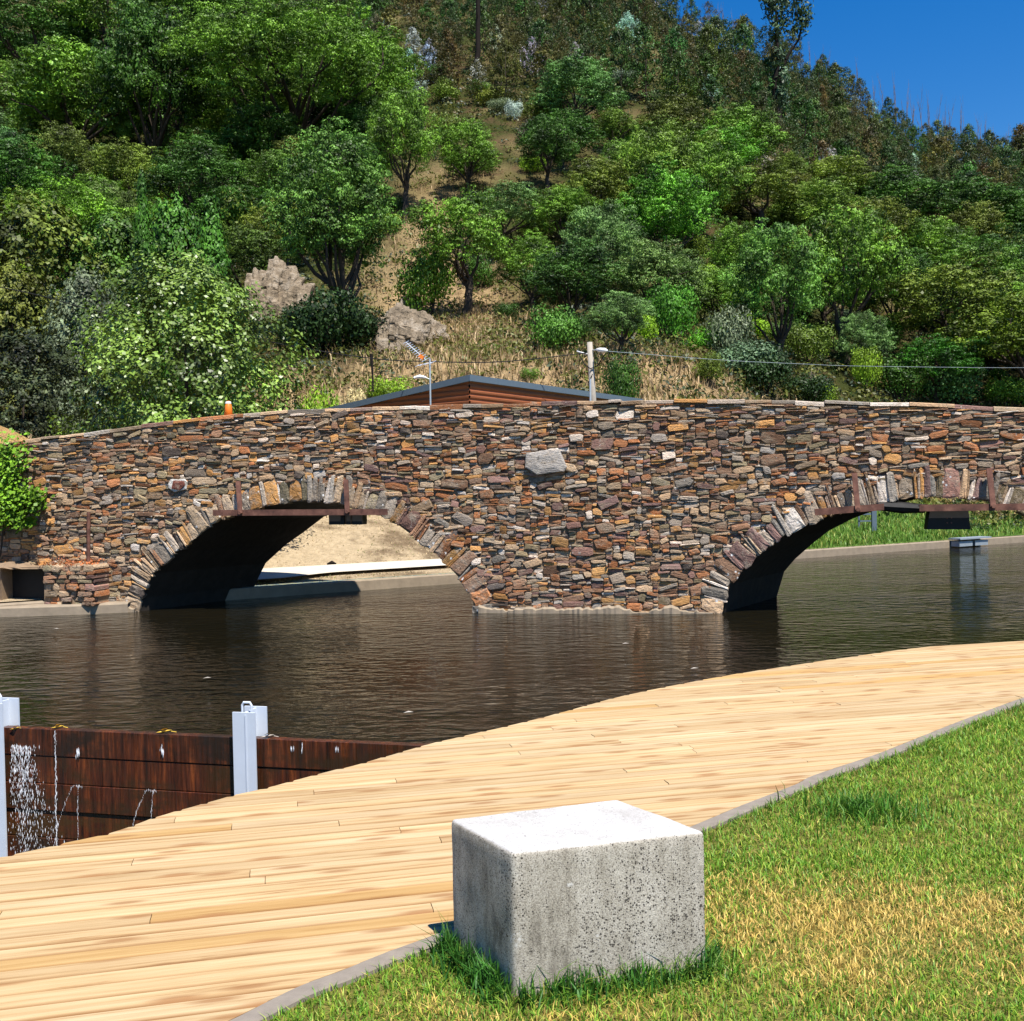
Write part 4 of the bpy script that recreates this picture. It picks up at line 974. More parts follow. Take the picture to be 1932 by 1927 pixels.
def make_dense(seed, H=6.0, W=4.0, n=7000, power=1.0, lsize=0.2, mat='leaf', round_=False):
    """dense crown reaching the ground: pointed, or a dome when round_"""
    g = np.random.default_rng(seed); tr = MB(); limb(tr, (0, 0, -0.5), (0, 0, H * 0.7), 0.09, 0.03, g, 0.02, 4, 6)
    n = n // 16; k = g.random(n) ** (1.0 if round_ else 1.25); a = g.random(n) * 6.283
    env = np.sqrt(np.clip(1 - np.abs(k * 1.02 - 0.02) ** 2.9, 0.0, 1)) if round_ else np.clip(1 - k, 0.02, 1) ** power * (0.72 + 0.28 * np.clip(k * 6, 0, 1))
    lump = 1 + 0.16 * np.sin(a * 3 + k * 7 + seed) + 0.12 * np.sin(a * 7 - k * 13) + 0.09 * np.sin(a * 13 + k * 29)
    rad = W / 2 * env * lump * (1 - 0.45 * g.random(n) ** 2.0); z = H * k * (1 + 0.05 * np.sin(a * 5)) + g.normal(0, 0.12, n)
    per = 16; T = np.stack([np.cos(a) * rad, np.sin(a) * rad, z], 1); D = np.stack([np.cos(a), np.sin(a), np.full(n, 0.25) + (k * 1.2 if round_ else 0)], 1)
    e = sphere_pts(g, n * per, 0.4); rt = np.repeat(g.uniform(0.14, 0.34, n), per)[:, None] * (W / 5)
    C = np.repeat(T, per, 0) + e * rt * g.uniform(0.3, 1.0, (n * per, 1)); N = e * 0.8 + np.repeat(D, per, 0) * 0.6 + g.normal(0, 0.25, (n * per, 3)); n = n * per
    V, F = kites(C, N, g.uniform(0.7, 1.3, n) * lsize, seed + 4, 0.55 if not round_ else 0.7)
    return tr.mesh('trunk', M['bark'], True), np_mesh('crown', V, F, M[mat]), H, W
def make_shrub(seed, H=2.0, W=2.6, n=3600, lsize=0.12, mat='leaf', lobes=7):
    g = np.random.default_rng(seed); Cn = []; Nn = []; tr = MB()
    for i in range(lobes):
        a = 2.4 * i; c = np.array((math.cos(a) * W * 0.27 * (i > 0), math.sin(a) * W * 0.27 * (i > 0), H * g.uniform(0.30, 0.62))); r = W * g.uniform(0.2, 0.29); m = n // lobes
        limb(tr, (0, 0, -0.3), c, 0.035, 0.012, g, 0.08, 3, 4)
        d = sphere_pts(g, m, 0.3); Cn.append(c + d * r * g.uniform(0.6, 1.08, (m, 1)) * np.array((1, 1, H / W * 1.25))); Nn.append(d + g.normal(0, 0.5, (m, 3)))
    C = np.concatenate(Cn); V, F = kites(C, np.concatenate(Nn), g.uniform(0.7, 1.3, len(C)) * lsize, seed + 3, 0.6)
    return tr.mesh('stems', M['bark'], True), np_mesh('foliage', V, F, M[mat]), H, W
def make_bare(seed, H=6.0, spread=0.5, mat='pale_bark', levels=3, r0=0.07, kids=4):
    g = np.random.default_rng(seed); tr = MB(); tw = MB()
    def grow(p, d, L, r, lv):
        e = p + d * L; limb(tr if lv < 2 else tw, p, e, r, r * 0.45, g, 0.05, 4, 5 if lv < 2 else 4)
        if lv >= levels: return
        for _ in range(kids):
            k = g.uniform(0.4, 1.0); nd = d * 0.8 + g.normal(0, spread, 3); nd[2] += 0.12; nd /= np.linalg.norm(nd); grow(p + d * L * k, nd, L * g.uniform(0.4, 0.65), r * 0.5, lv + 1)
    grow(np.array((0, 0, -0.4)), np.array((g.normal(0, .08), g.normal(0, .08), 1.0)), H * 0.55, r0, 0)
    return tr.mesh('trunk', M[mat], True), (tw.mesh('twigs', M[mat], True) if tw.v else None), H, H * 0.6

PN = {'trunk': 'trunk', 'crown': 'crown', 'stems': 'stems', 'foliage': 'foliage', 'twigs': 'twigs'}
def plant(name, proto, loc, h, w, rot, color, label, cat, group=None, lean=None):
    a, b, H, W = proto
    t = thing(name, label, cat, loc, group); t.rotation_euler = (0, 0, rot); t.scale = (w / W, w / W, h / H)
    if lean: t.rotation_euler = (lean[0], lean[1], rot)
    for me in (a, b):
        if me is None: continue
        o = bpy.data.objects.new(me.name.split('.')[0], me); COL.objects.link(o); o.parent = t; o.color = (*[q * 2 for q in color], 1)
    return t
OAKS = [make_oak(100 + i, 7.0, 6.0 + 0.3 * (i % 3), (0.22, 0.30, 0.18, 0.34, 0.26, 0.16)[i], (40, 34, 46, 30, 38, 44)[i], 13, 38, 0.125, 0.12, rsc=1.06) for i in range(6)]
WIDE = make_oak(160, 11.0, 15.0, 0.26, 90, 13, 38, 0.13, rsc=0.72, lean=0.12)
TALLOAK = make_oak(161, 10.0, 6.5, 0.20, 64, 14, 38, 0.13, rsc=1.0, lean=0.1)
EUC = [make_eucalypt(200 + i, 7.0, (3.6, 4.2, 3.0, 3.8, 4.4)[i], (3400, 3800, 2900, 3400, 3800)[i], (0.06, 0.16, 0.03, 0.10, 0.2)[i], 0.21) for i in range(5)]
CON = [make_dense(300 + i, 6.0, 4.0, 15000, (0.75, 0.95)[i], 0.13) for i in range(2)]
DOME = [make_dense(320 + i, 5.0, 5.0, 15000, 1, 0.14, round_=True) for i in range(2)]
SHR = [make_shrub(340 + i, 2.0, 2.6, 3800, 0.115, lobes=9) for i in range(4)]
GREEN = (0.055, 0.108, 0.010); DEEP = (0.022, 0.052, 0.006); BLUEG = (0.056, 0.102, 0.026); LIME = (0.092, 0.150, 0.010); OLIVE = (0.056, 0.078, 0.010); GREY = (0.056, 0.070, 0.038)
BROWN = (0.048, 0.046, 0.011); FOREST = (0.024, 0.046, 0.009); SILVER = (0.20, 0.25, 0.215); SHADE_GREEN = (0.010, 0.022, 0.005); CYP = (0.020, 0.056, 0.005)  # near-black shrub green has tree shade put into the leaf colour
rp = random.Random(77)
def on_hill(name, proto, u, vb, vt, wpx, color, label, cat, group=None, dmin=26):
    p = hit(u, vb, dmin)
    if p is None: print('no hit', label); return
    d = p.y; h = (vb - vt) / FOC * d * 1.03; return plant(name, proto, (p.x, p.y, p.z - 0.15), h, wpx / FOC * d, rp.random() * 6.28, color, label, cat, group)
def at_dist(name, proto, u, d, vt, wpx, color, label, cat, group=None, sink=0.2):
    q = at_y(u, vt, d); z = terrain(q.x, d) - sink; return plant(name, proto, (q.x, d, z), q.z - z, wpx / FOC * d, rp.random() * 6.28, color, label, cat, group)

# ---- trees standing just behind the bridge and on the left bank
BIG = make_dense(401, 6.2, 6.0, 40000, 1, 0.11, 'gloss_leaf', True)
at_dist('broadleaf_tree', BIG, 345, 26.5, 512, 425, (0.066, 0.104, 0.015), 'big bushy tree with large glossy leaves behind the orange cone', 'tree')
at_dist('olive_tree', DOME[0], 165, 30, 528, 190, GREY, 'grey-green olive-like tree left of the large glossy-leaved tree', 'tree')
at_dist('dark_shrub', DOME[1], 45, 28, 640, 230, (0.018, 0.024, 0.010), 'dark dull shrub at the left edge above the dry mound', 'shrub')
at_dist('grey_shrub', SHR[1], 165, 27.2, 700, 130, GREY, 'grey-green shrub low against the left end of the parapet', 'shrub')
at_dist('leafy_shrub', DOME[0], 60, 36, 396, 330, (0.042, 0.056, 0.008), 'wide yellow-green bushy tree at the left edge of the hillside', 'tree')
at_dist('leafy_shrub', DOME[1], 215, 37, 425, 230, (0.026, 0.056, 0.007), 'mid green bushy tree left of the pointed cypress', 'tree')
at_dist('leafy_shrub', DOME[1], 20, 33, 520, 210, (0.044, 0.050, 0.008), 'yellowish bushy tree low at the left edge of the photo', 'tree')
at_dist('cypress', CON[0], 398, 33.5, 392, 185, CYP, 'broad dark green pointed cypress above the glossy-leaved tree', 'tree')
at_dist('cypress', CON[1], 268, 34.5, 352, 130, CYP, 'slender dark cypress with the highest tip on the left bank', 'tree')
at_dist('leafy_shrub', DOME[0], 330, 37, 400, 190, CYP, 'dark green bush filling the gap between the two cypresses', 'tree')
at_dist('green_bush', SHR[0], 600, 32.5, 692, 112, LIME, 'bright lime green bush right of the glossy-leaved tree', 'shrub')
at_dist('green_bush', SHR[2], 733, 38.5, 704, 100, LIME, 'bright green bush behind the left slope of the hut roof', 'shrub')
at_dist('dry_bush', SHR[3], 662, 35, 706, 70, (0.26, 0.21, 0.10), 'dry straw coloured bush between two bright green bushes', 'shrub')
at_dist('young_tree', SHR[1], 1172, 37.5, 662, 75, DEEP, 'dark leafy young tree right behind the lamp pole', 'tree')

# ---- cork oaks and shrubs of the slope, each at its own place
HILL = [
 ('cork_oak', 3, 872, 598, 372, 175, GREEN, 'cork oak with a thick black trunk casting a dark shadow in the dry clearing'),
 ('cork_oak', 5, 638, 640, 250, 205, (0.044, 0.092, 0.014), 'tall dense cork oak over the black shade left of the clearing'),
 ('cork_oak', 1, 765, 412, 178, 125, GREEN, 'thin forked oak with bare lower stems high in the clearing'),
 ('cork_oak', 0, 560, 335, 35, 400, GREEN, 'very wide cork oak with black forking limbs in the upper left'),
 ('cork_oak', 2, 300, 345, 20, 205, DEEP, 'tall dark oak left of the very wide cork oak'),
 ('cork_oak', 4, 150, 330, 100, 245, GREEN, 'rounded oak above the pale dead branches at left'),
 ('cork_oak', 3, 60, 190, 0, 180, DEEP, 'dark oak in the top left corner of the photo'),
 ('cork_oak', 0, 215, 170, -60, 200, GREEN, 'oak cut by the top edge, second from the left corner'),
 ('cork_oak', 1, 355, 120, -60, 190, DEEP, 'dark oak cut by the top edge left of the burnt trunks'),
 ('cork_oak', 2, 690, 260, 62, 185, GREEN, 'leafy oak touching the right side of the very wide cork oak'),
 ('cork_oak', 5, 495, 350, 205, 150, DEEP, 'dark low oak under the left half of the very wide cork oak'),
 ('cork_oak', 4, 690, 330, 200, 120, DEEP, 'small dark oak below the leafy oak left of the forked stems'),
 ('cork_oak', 0, 885, 372, 235, 100, GREEN, 'small oak with a slender stem above the black-trunked cork oak'),
 ('cork_oak', 1, 1035, 362, 228, 105, DEEP, 'dark green small oak standing in the upper middle of the slope'),
 ('cork_oak', 3, 955, 480, 352, 140, BLUEG, 'bluish green oak right of the black-trunked cork oak crown'),
 ('cork_oak', 2, 1065, 475, 358, 125, GREEN, 'medium oak in the middle between two bluish oaks'),
 ('cork_oak', 4, 1140, 575, 388, 135, BLUEG, 'round bluish oak on two dark stems above the lamp pole'),
 ('cork_oak', 0, 1005, 585, 448, 115, GREEN, 'bushy oak low in the middle with dark undergrowth to its right'),
 ('cork_oak', 5, 1245, 445, 248, 150, (0.066, 0.112, 0.012), 'light green oak in the centre right of the slope'),
 ('cork_oak', 1, 1325, 470, 280, 130, GREEN, 'oak with a bare dark stem right of the light green oak'),
 ('cork_oak', 2, 1170, 400, 270, 90, GREEN, 'narrow oak left of the light green oak'),
 ('cork_oak', 4, 1170, 668, 552, 112, BLUEG, 'small round bluish oak just above the street lamp'),
 ('cork_oak', 3, 1420, 440, 322, 170, OLIVE, 'olive toned wide oak at the lower edge of the eucalyptus wood'),
 ('cork_oak', 0, 1468, 700, 430, 165, (0.050, 0.108, 0.016), 'big full oak standing over deep black shade right of centre'),
 ('cork_oak', 5, 1395, 560, 425, 110, GREEN, 'oak squeezed behind the left side of the big full oak'),
 ('cork_oak', 1, 1600, 690, 400, 180, GREEN, 'tall oak on several dark stems right of the big full oak'),
 ('cork_oak', 2, 1540, 470, 345, 150, (0.068, 0.112, 0.014), 'yellowish green oak below the eucalyptus wood at right'),
 ('cork_oak', 3, 1795, 700, 500, 230, OLIVE, 'spreading olive-green oak with a dark leaning trunk at lower right'),
 ('cork_oak', 4, 1690, 640, 470, 130, DEEP, 'dark oak between the tall oak and the spreading oak'),
 ('cork_oak', 0, 1690, 470, 330, 160, DEEP, 'deep green oak at right, first of the dark band'),
 ('cork_oak', 5, 1800, 480, 345, 170, DEEP, 'deep green oak in the middle of the dark band at right'),
 ('cork_oak', 2, 1900, 490, 355, 170, DEEP, 'deep green oak at the right edge of the photo'),
 ('cork_oak', 1, 1750, 560, 420, 150, GREEN, 'mid green oak above the crown of the spreading oak'),
 ('cork_oak', 3, 1880, 590, 440, 140, DEEP, 'dark oak at the right edge above the spreading oak'),
 ('cork_oak', 4, 1925, 700, 540, 150, GREEN, 'oak at the lower right edge of the photo behind the parapet'),
 ('cork_oak', 2, 1630, 720, 590, 85, BLUEG, 'small slim oak left of the spreading olive-green oak'),
]
for name, k, u, vb, vt, w, c, lab in HILL:
    on_hill(name, WIDE if w > 380 else (TALLOAK if 'tall dense' in lab else OAKS[k]), u, vb + 4, vt - 6, w * 1.12, c, lab, 'oak tree', 'cork oaks on the slope')
SHRUBS = [
 (1, 805, 605, 462, 118, GREEN, 'green shrub growing over the grey rocks in the clearing'),
 (0, 622, 672, 520, 185, SHADE_GREEN, 'near-black shrub added as the shade under the tall dense oak'),  # this and the next two are added, coloured as the oak's shade
 (3, 575, 662, 560, 110, SHADE_GREEN, 'near-black shrub added as the left edge of the shade under the tall dense oak'),
 (1, 690, 660, 575, 105, SHADE_GREEN, 'near-black shrub added as the right edge of the shade under the tall dense oak'),
 (2, 480, 480, 350, 130, OLIVE, 'loose olive shrub above the pale rock face at left'),
 (3, 545, 470, 375, 100, GREEN, 'green shrub left of the tall dense oak'),
 (0, 930, 660, 640, 40, GREEN, 'tiny green shrub in the dry grass above the hut roof'),
 (2, 1050, 665, 560, 110, (0.036, 0.085, 0.011), 'green shrub on the lower slope left of the lamp pole'),
 (1, 1270, 655, 520, 100, (0.036, 0.105, 0.009), 'vivid green shrub right of the small round bluish oak'),
 (3, 1318, 565, 488, 80, LIME, 'yellow-green shrub in the middle right of the slope'),
 (0, 1376, 688, 555, 98, GREY, 'grey-green round shrub beside the black shade of the big full oak'),
 (2, 1335, 728, 655, 70, OLIVE, 'olive shrub on the bare bank right of the lamp pole'),
 (1, 1635, 748, 645, 58, LIME, 'yellow-green spindly shrub above the right part of the parapet'),
 (3, 1792, 768, 668, 125, (0.046, 0.104, 0.026), 'rounded fresh green shrub just above the right parapet'),
 (0, 1900, 768, 700, 90, GREEN, 'green shrub above the parapet at the right edge'),
 (2, 1545, 765, 715, 70, LIME, 'low bright shrub above the parapet left of the spindly shrub'),
 (1, 1000, 720, 690, 40, GREEN, 'small weed bush in the straw right of the roof ridge'),
 (3, 900, 545, 470, 70, DEEP, 'dark shrub right behind the black trunk in the clearing'),
 (0, 840, 270, 205, 75, OLIVE, 'olive shrub below the tall burnt trunk'),
 (2, 760, 640, 600, 45, OLIVE, 'small scrub bush at the foot of the grey rocks'),
 (1, 1080, 650, 590, 80, DEEP, 'deep green shrub behind the lower slope shrub at centre'),
 (3, 730, 445, 395, 60, LIME, 'pale green shrub on the upper left of the clearing'),
 (2, 1440, 745, 640, 130, SHADE_GREEN, 'dark shrub in the deep shade below the big full oak'),
 (0, 1520, 760, 690, 110, SHADE_GREEN, 'shaded dark shrub right of the deep shade above the parapet'),
 (1, 1700, 755, 660, 110, DEEP, 'dark green shrub between two bright shrubs above the right parapet'),
]
for k, u, vb, vt, w, c, lab in SHRUBS:
    on_hill('shrub', SHR[k], u, vb, vt, w, c, lab, 'shrub', 'shrubs on the slope')
# more oaks that merge into the slope
spots = []
def free(x, y, r):
    return all((x - a) ** 2 + (y - b) ** 2 > r * r for a, b in spots)
for o in list(scene.objects):
    if o.type == 'EMPTY' and o.get('category') in ('oak tree', 'tree'): spots.append((o.location.x, o.location.y))
rq = random.Random(12); cnt = 0
def clear_at(t, y): return (abs(t + 0.065) < 0.085 and y < 95) or (-0.30 < t < 0.17 and y < 52) or (-0.24 < t < -0.12 and y < 62)
for _ in range(9000):
    t = rq.uniform(-0.66, 0.64); y = rq.uniform(50, 114); x = t * y
    if clear_at(t, y) or (t > 0.15 and y < 58) or (t < -0.4 and y < 58): continue
    if y > 90 + 24 * sstep(-0.05, -0.3, t) + 6 * sstep(0.1, 0.4, t): continue
    if not free(x, y, 4.1): continue
    spots.append((x, y)); cnt += 1; h = rq.uniform(4.0, 7.2)
    plant('cork_oak', OAKS[rq.randrange(6)], (x, y, terrain(x, y) - 0.3), h, h * rq.uniform(0.85, 1.2), rq.random() * 6.28, [q * rq.uniform(0.75, 1.2) for q in rq.choice((GREEN, DEEP, OLIVE, GREEN, BLUEG, DEEP))], 'one of the smaller oaks filling the gaps between the larger oaks of the slope', 'oak tree', 'smaller oaks filling the slope')
    if cnt >= 125: break
c2 = 0; sspots = []
for _ in range(9000):
    t = rq.uniform(-0.60, 0.58); y = rq.uniform(42, 112); x = t * y
    if (clear_at(t, y) and rq.random() < 0.86) or y < 47 + 10 * sstep(0.2, 0.5, t): continue
    if not all((x - a) ** 2 + (y - b) ** 2 > 6 for a, b in sspots) or not free(x, y, 1.6): continue
    sspots.append((x, y)); c2 += 1; h = rq.uniform(1.0, 2.8)
    plant('shrub', SHR[rq.randrange(4)], (x, y, terrain(x, y) - 0.15), h, h * rq.uniform(1.1, 1.7), rq.random() * 6.28, [q * rq.uniform(0.75, 1.2) for q in rq.choice((GREEN, DEEP, OLIVE, OLIVE, GREY, DEEP, LIME))], 'one of the low bushes scattered between the oaks of the slope', 'shrub', 'low bushes between the oaks')
    if c2 >= 200: break
print('oaks', cnt, 'bushes', c2)
# eucalyptus wood on the upper slope
espots = []; cnt = 0
for _ in range(9000):
    t = rq.uniform(-0.30, 0.60); y = rq.uniform(84, 206) if rq.random() < 0.6 else rq.uniform(84, 140); x = t * y
    y0 = 98 + 14 * sstep(-0.05, -0.25, t) - 10 * sstep(0.1, 0.4, t)
    dr = prof(t)[2]
    if y < y0 or y > dr + 1: continue
    el = (terrain(x, y) - CAM_Z) / y
    if el > 0.56: continue
    r = 3.3 + (y - 85) * 0.018
    if not all((x - a) ** 2 + (y - b) ** 2 > r * r for a, b in espots) or not free(x, y, 2.6): continue
    espots.append((x, y)); cnt += 1; h = rq.uniform(4.8, 8.0); q = rq.random()
    if q < 0.13: c, lab, gr = SILVER, 'young eucalyptus with silvery blue juvenile leaves in the wood on the upper slope', 'silvery young eucalyptus trees'; h *= 0.65
    elif q < 0.48: c, lab, gr = BROWN, 'slender eucalyptus with brownish olive leaves in the wood on the upper slope', 'brownish eucalyptus trees'
    else: c, lab, gr = FOREST, 'slender dark green eucalyptus in the wood on the upper slope', 'dark green eucalyptus trees'
    plant('eucalyptus', EUC[rq.randrange(5)], (x, y, terrain(x, y) - 0.2), h, h * rq.uniform(0.48, 0.68), rq.random() * 6.28, [k * rq.uniform(0.75, 1.25) for k in c], lab, 'eucalyptus', gr)
    if cnt >= 295: break
MV = []; MF = []; MC = []; off = 0; src = []
for a_, b_, H_, W_ in EUC[:3]:
    n_ = len(b_.vertices); co = np.empty(n_ * 3, np.float32); b_.vertices.foreach_get('co', co); src.append((co.reshape(-1, 3), H_, W_))
gw = np.random.default_rng(6); more = 0
for _ in range(9000):
    t = gw.uniform(-0.34, 0.66); y = gw.uniform(92, 208); x = t * y
    y0 = 98 + 14 * sstep(-0.05, -0.25, t) - 10 * sstep(0.1, 0.4, t)
    if y < y0 or y > prof(t)[2] + 1 or (terrain(x, y) - CAM_Z) / y > 0.60: continue
    if not all((x - a) ** 2 + (y - b) ** 2 > 2.3 ** 2 for a, b in espots): continue
    espots.append((x, y)); co, H_, W_ = src[more % 3]; keep = co.reshape(-1, 4, 3)[::2].reshape(-1, 3); h = gw.uniform(3.5, 6.5); w = h * gw.uniform(0.5, 0.75); r = gw.random() * 6.28
    q = keep * np.array((w / W_, w / W_, h / H_)); q = np.stack([q[:, 0] * math.cos(r) - q[:, 1] * math.sin(r) + x, q[:, 0] * math.sin(r) + q[:, 1] * math.cos(r) + y, q[:, 2] + terrain(x, y) - 0.2], 1)
    MV.append(q); MF.append(np.arange(len(q)).reshape(-1, 4) + off); off += len(q)
    c = np.array(BROWN if gw.random() < 0.45 else FOREST) * 2 * gw.uniform(0.55, 0.95); MC.append(np.tile(c, (len(q), 1)) * np.repeat(gw.uniform(0.6, 1.4, len(q) // 4), 4)[:, None]); more += 1
    if more >= 420: break
o = link('woodland', np_mesh('woodland', np.concatenate(MV), np.concatenate(MF), M['scrub'], np.concatenate(MC))); tag(o, 'dense young eucalyptus growth filling the wood on the upper slope', 'woodland', kind='stuff')
print('eucalyptus', cnt, more)
for u, v, w, lab in ((790, 188, 34, 'small silver-blue eucalyptus sapling left of the burnt trunk foot'), (970, 228, 36, 'small silver-blue eucalyptus sapling right of the burnt trunk foot')):
    on_hill('silver_sapling', SHR[1], u, v, v - 42, w, SILVER, lab, 'sapling')
# tall forked eucalyptus on the skyline, burnt trunks, bare saplings
TALL = make_eucalypt(260, 16, 5, 900, 0.5, 0.6)
p = hit(1465, 262); d = p.y; t = thing('tall_eucalyptus', 'tall forked eucalyptus with dark trunk standing out against the blue sky', 'eucalyptus', p)
g = np.random.default_rng(5); tr = MB(); Hh = 290 / FOC * d
def P_(u, v): q = at_y(u, v, d); return np.array((q.x - p.x, 0, q.z - p.z))
limb(tr, (0, 0, -1), P_(1468, 120), 0.34, 0.24, g, 0.01, 5, 7); limb(tr, P_(1468, 120), P_(1462, -12), 0.22, 0.06, g, 0.03, 5, 6); limb(tr, P_(1470, 165), P_(1507, 75), 0.2, 0.12, g, 0.05, 4, 6); limb(tr, P_(1507, 75), P_(1517, 12), 0.12, 0.04, g, 0.03, 4, 6)
limb(tr, P_(1466, 70), P_(1490, 20), 0.1, 0.03, g, 0.03, 4, 5)
o = link('trunk', tr.mesh('trunk', M['dark_bark'], True)); o.parent = t
Cs = []; Ns = []
for (u, v, rr, m) in ((1460, 20, 1.7, 330), (1452, -8, 1.6, 250), (1486, 8, 1.4, 200), (1516, 18, 1.5, 260), (1511, 45, 1.3, 170), (1463, 60, 1.0, 150), (1466, 110, 1.1, 220), (1475, 150, 1.2, 200), (1470, 185, 1.2, 200), (1480, 45, 0.9, 90)):
    dd = sphere_pts(g, m, 0); Cs.append(P_(u, v) + dd * rr * g.uniform(0.4, 1, (m, 1)) * np.array((0.85, 0.85, 1.3))); Ns.append(dd + g.normal(0, .5, (m, 3)))
Cs = np.concatenate(Cs); V, F = kites(Cs, np.concatenate(Ns), g.uniform(0.35, 0.6, len(Cs)), 5, 0.45, droop=0.5)
o = link('crown', np_mesh('crown', V, F, M['leaf'])); o.parent = t; o.color = (0.06, 0.10, 0.05, 1)
def burnt(u, vb, vt, r, label, name='burnt_trunk'):
    q = hit(u, vb); mb = MB(); gg = np.random.default_rng(int(u)); top = at_y(u - 4, vt, q.y)
    pts = limb(mb, q - Vector((0, 0, 1)), top, r, r * 0.7, gg, 0.004, 8, 8)
    for _ in range(4):
        k = gg.integers(3, 8); a = gg.random() * 6.28; limb(mb, pts[k], pts[k] + np.array((math.cos(a) * 1.4, math.sin(a) * 0.6, 0.5)), 0.05, 0.02, gg, 0.1, 3, 5)
    tag(mb.build(name, M['dark_bark'], smooth=True), label, 'dead tree', 'black burnt trunks')
burnt(902, 172, -60, 0.30, 'tall straight black burnt trunk at the top centre'); burnt(464, 65, -60, 0.26, 'short black burnt trunk at the top edge left of centre')
SAP = [make_bare(500 + i, 6.0, 0.16, 'twig', 2, 0.055, 4) for i in range(4)]
cnt = 0
for u, v, h in [(1337, 10, 60), (1352, 22, 70), (1365, 30, 75), (1385, 35, 80), (1402, 48, 85), (1420, 55, 75), (1528, 100, 80), (1548, 118, 85), (1562, 130, 110), (1545, 122, 60), (1618, 150, 105), (1622, 158, 70), (1650, 150, 60), (1668, 160, 75), (1688, 150, 62), (1705, 168, 80), (1722, 182, 70), (1740, 190, 78), (1752, 190, 70), (1765, 195, 82), (1780, 205, 88), (1790, 208, 70), (1812, 215, 95), (1818, 220, 60), (1842, 232, 70), (1850, 238, 85), (1858, 240, 75), (1880, 250, 70), (1900, 258, 88), (1915, 262, 75), (1925, 265, 65)]:
    d = prof((u - 966) / FOC)[2]; q = at_y(u, v, d - 2); base = terrain(q.x, d - 2); top = at_y(u, v - h * 0.55, d - 2).z
    plant('bare_sapling', SAP[cnt % 4], (q.x, d - 2, base), max(3, top - base), max(2.6, (top - base) * 0.3), rp.random() * 6.28, (0.2, 0.2, 0.2), 'thin leafless sapling standing on the skyline of the ridge', 'bare sapling', 'bare saplings on the skyline'); cnt += 1
DEADT = make_bare(520, 5.0, 0.5, 'pale_bark', 3, 0.07, 4); DEADS = make_bare(521, 4.0, 0.45, 'twig', 3, 0.05, 5)
on_hill('dead_tree', DEADT, 125, 385, 255, 110, (1, 1, 1), 'pale dead tree with white crooked branches on the left slope', 'dead tree')
on_hill('dead_shrub', DEADS, 50, 380, 235, 150, (1, 1, 1), 'grey leafless thicket at the left edge of the slope', 'dead shrub')
on_hill('dead_snag', DEADT, 92, 110, 20, 40, (1, 1, 1), 'pale broken snag among the oaks at the top left', 'dead tree')
on_hill('dead_branch', DEADS, 787, 300, 245, 20, (1, 1, 1), 'white dead branch beside the thin forked oak', 'dead tree')
on_hill('dry_shrub', DEADS, 1530, 745, 680, 60, (1, 1, 1), 'leafless brown shrub above the right half of the parapet', 'dead shrub')
mb = MB(); a, b = hit(382, 300), hit(440, 275); mb.tube([a + Vector((0, 0, .3)), (a + b) / 2 + Vector((0, 0, .6)), b + Vector((0, 0, .8))], [0.16, 0.13, 0.1], 7)
tag(mb.build('fallen_log', M['pale_bark'], smooth=True), 'pale fallen log on the bare slope left of the very wide oak', 'log')

# ---- rocks
def rock(u, vb, vt, wpx, seed, label, mat='rock'):
    p = hit(u, vb); d = p.y; w = wpx / FOC * d; h = (vb - vt) / FOC * d
    bm = bmesh.new(); bmesh.ops.create_icosphere(bm, subdivisions=5, radius=1)
    for v in bm.verts:
        c = v.co.copy(); k = 1 + 0.5 * mnoise.noise(c * 1.1 + Vector((seed, 0, 0))) + 0.28 * mnoise.noise(Vector((c.x * 2.6, c.y * 2.6, c.z * 1.4)) + Vector((0, seed, 0))) + 0.10 * mnoise.noise(c * 6) + 0.06 * mnoise.noise(c * 14)
        q = Vector((round(c.x * 3.2 + 0.4 * mnoise.noise(c * 2)) / 3.2, c.y, round(c.z * 2.6) / 2.6)); c = c.lerp(q, 0.45)
        v.co = Vector((c.x * w / 2, c.y * w * 0.30, c.z * h / 2)) * k
    me = bpy.data.meshes.new('rock'); bm.to_mesh(me); bm.free(); me.materials.append(M[mat]); o = link('rock', me); o.location = (p.x, p.y + 0.45, p.z + h * 0.34); o.rotation_euler = (-0.35, 0.1 * seed % 0.4, 0)
    tag(o, label, 'rock', 'rocks of the clearing')
rock(752, 668, 545, 95, 1, 'large grey cracked rock at the left of the clearing'); rock(795, 632, 575, 46, 2, 'grey rock right of the large cracked rock'); rock(775, 600, 545, 44, 3, 'upper grey rock under the green shrub of the clearing')
rock(515, 610, 465, 110, 4, 'pale rock face left of the tall dense oak'); rock(560, 610, 520, 60, 5, 'brownish rock face beside the pale rock face'); rock(825, 650, 600, 40, 6, 'small rock at the edge of the black shadow')
rock(1500, 655, 625, 40, 7, 'small brown rock right of the big full oak')

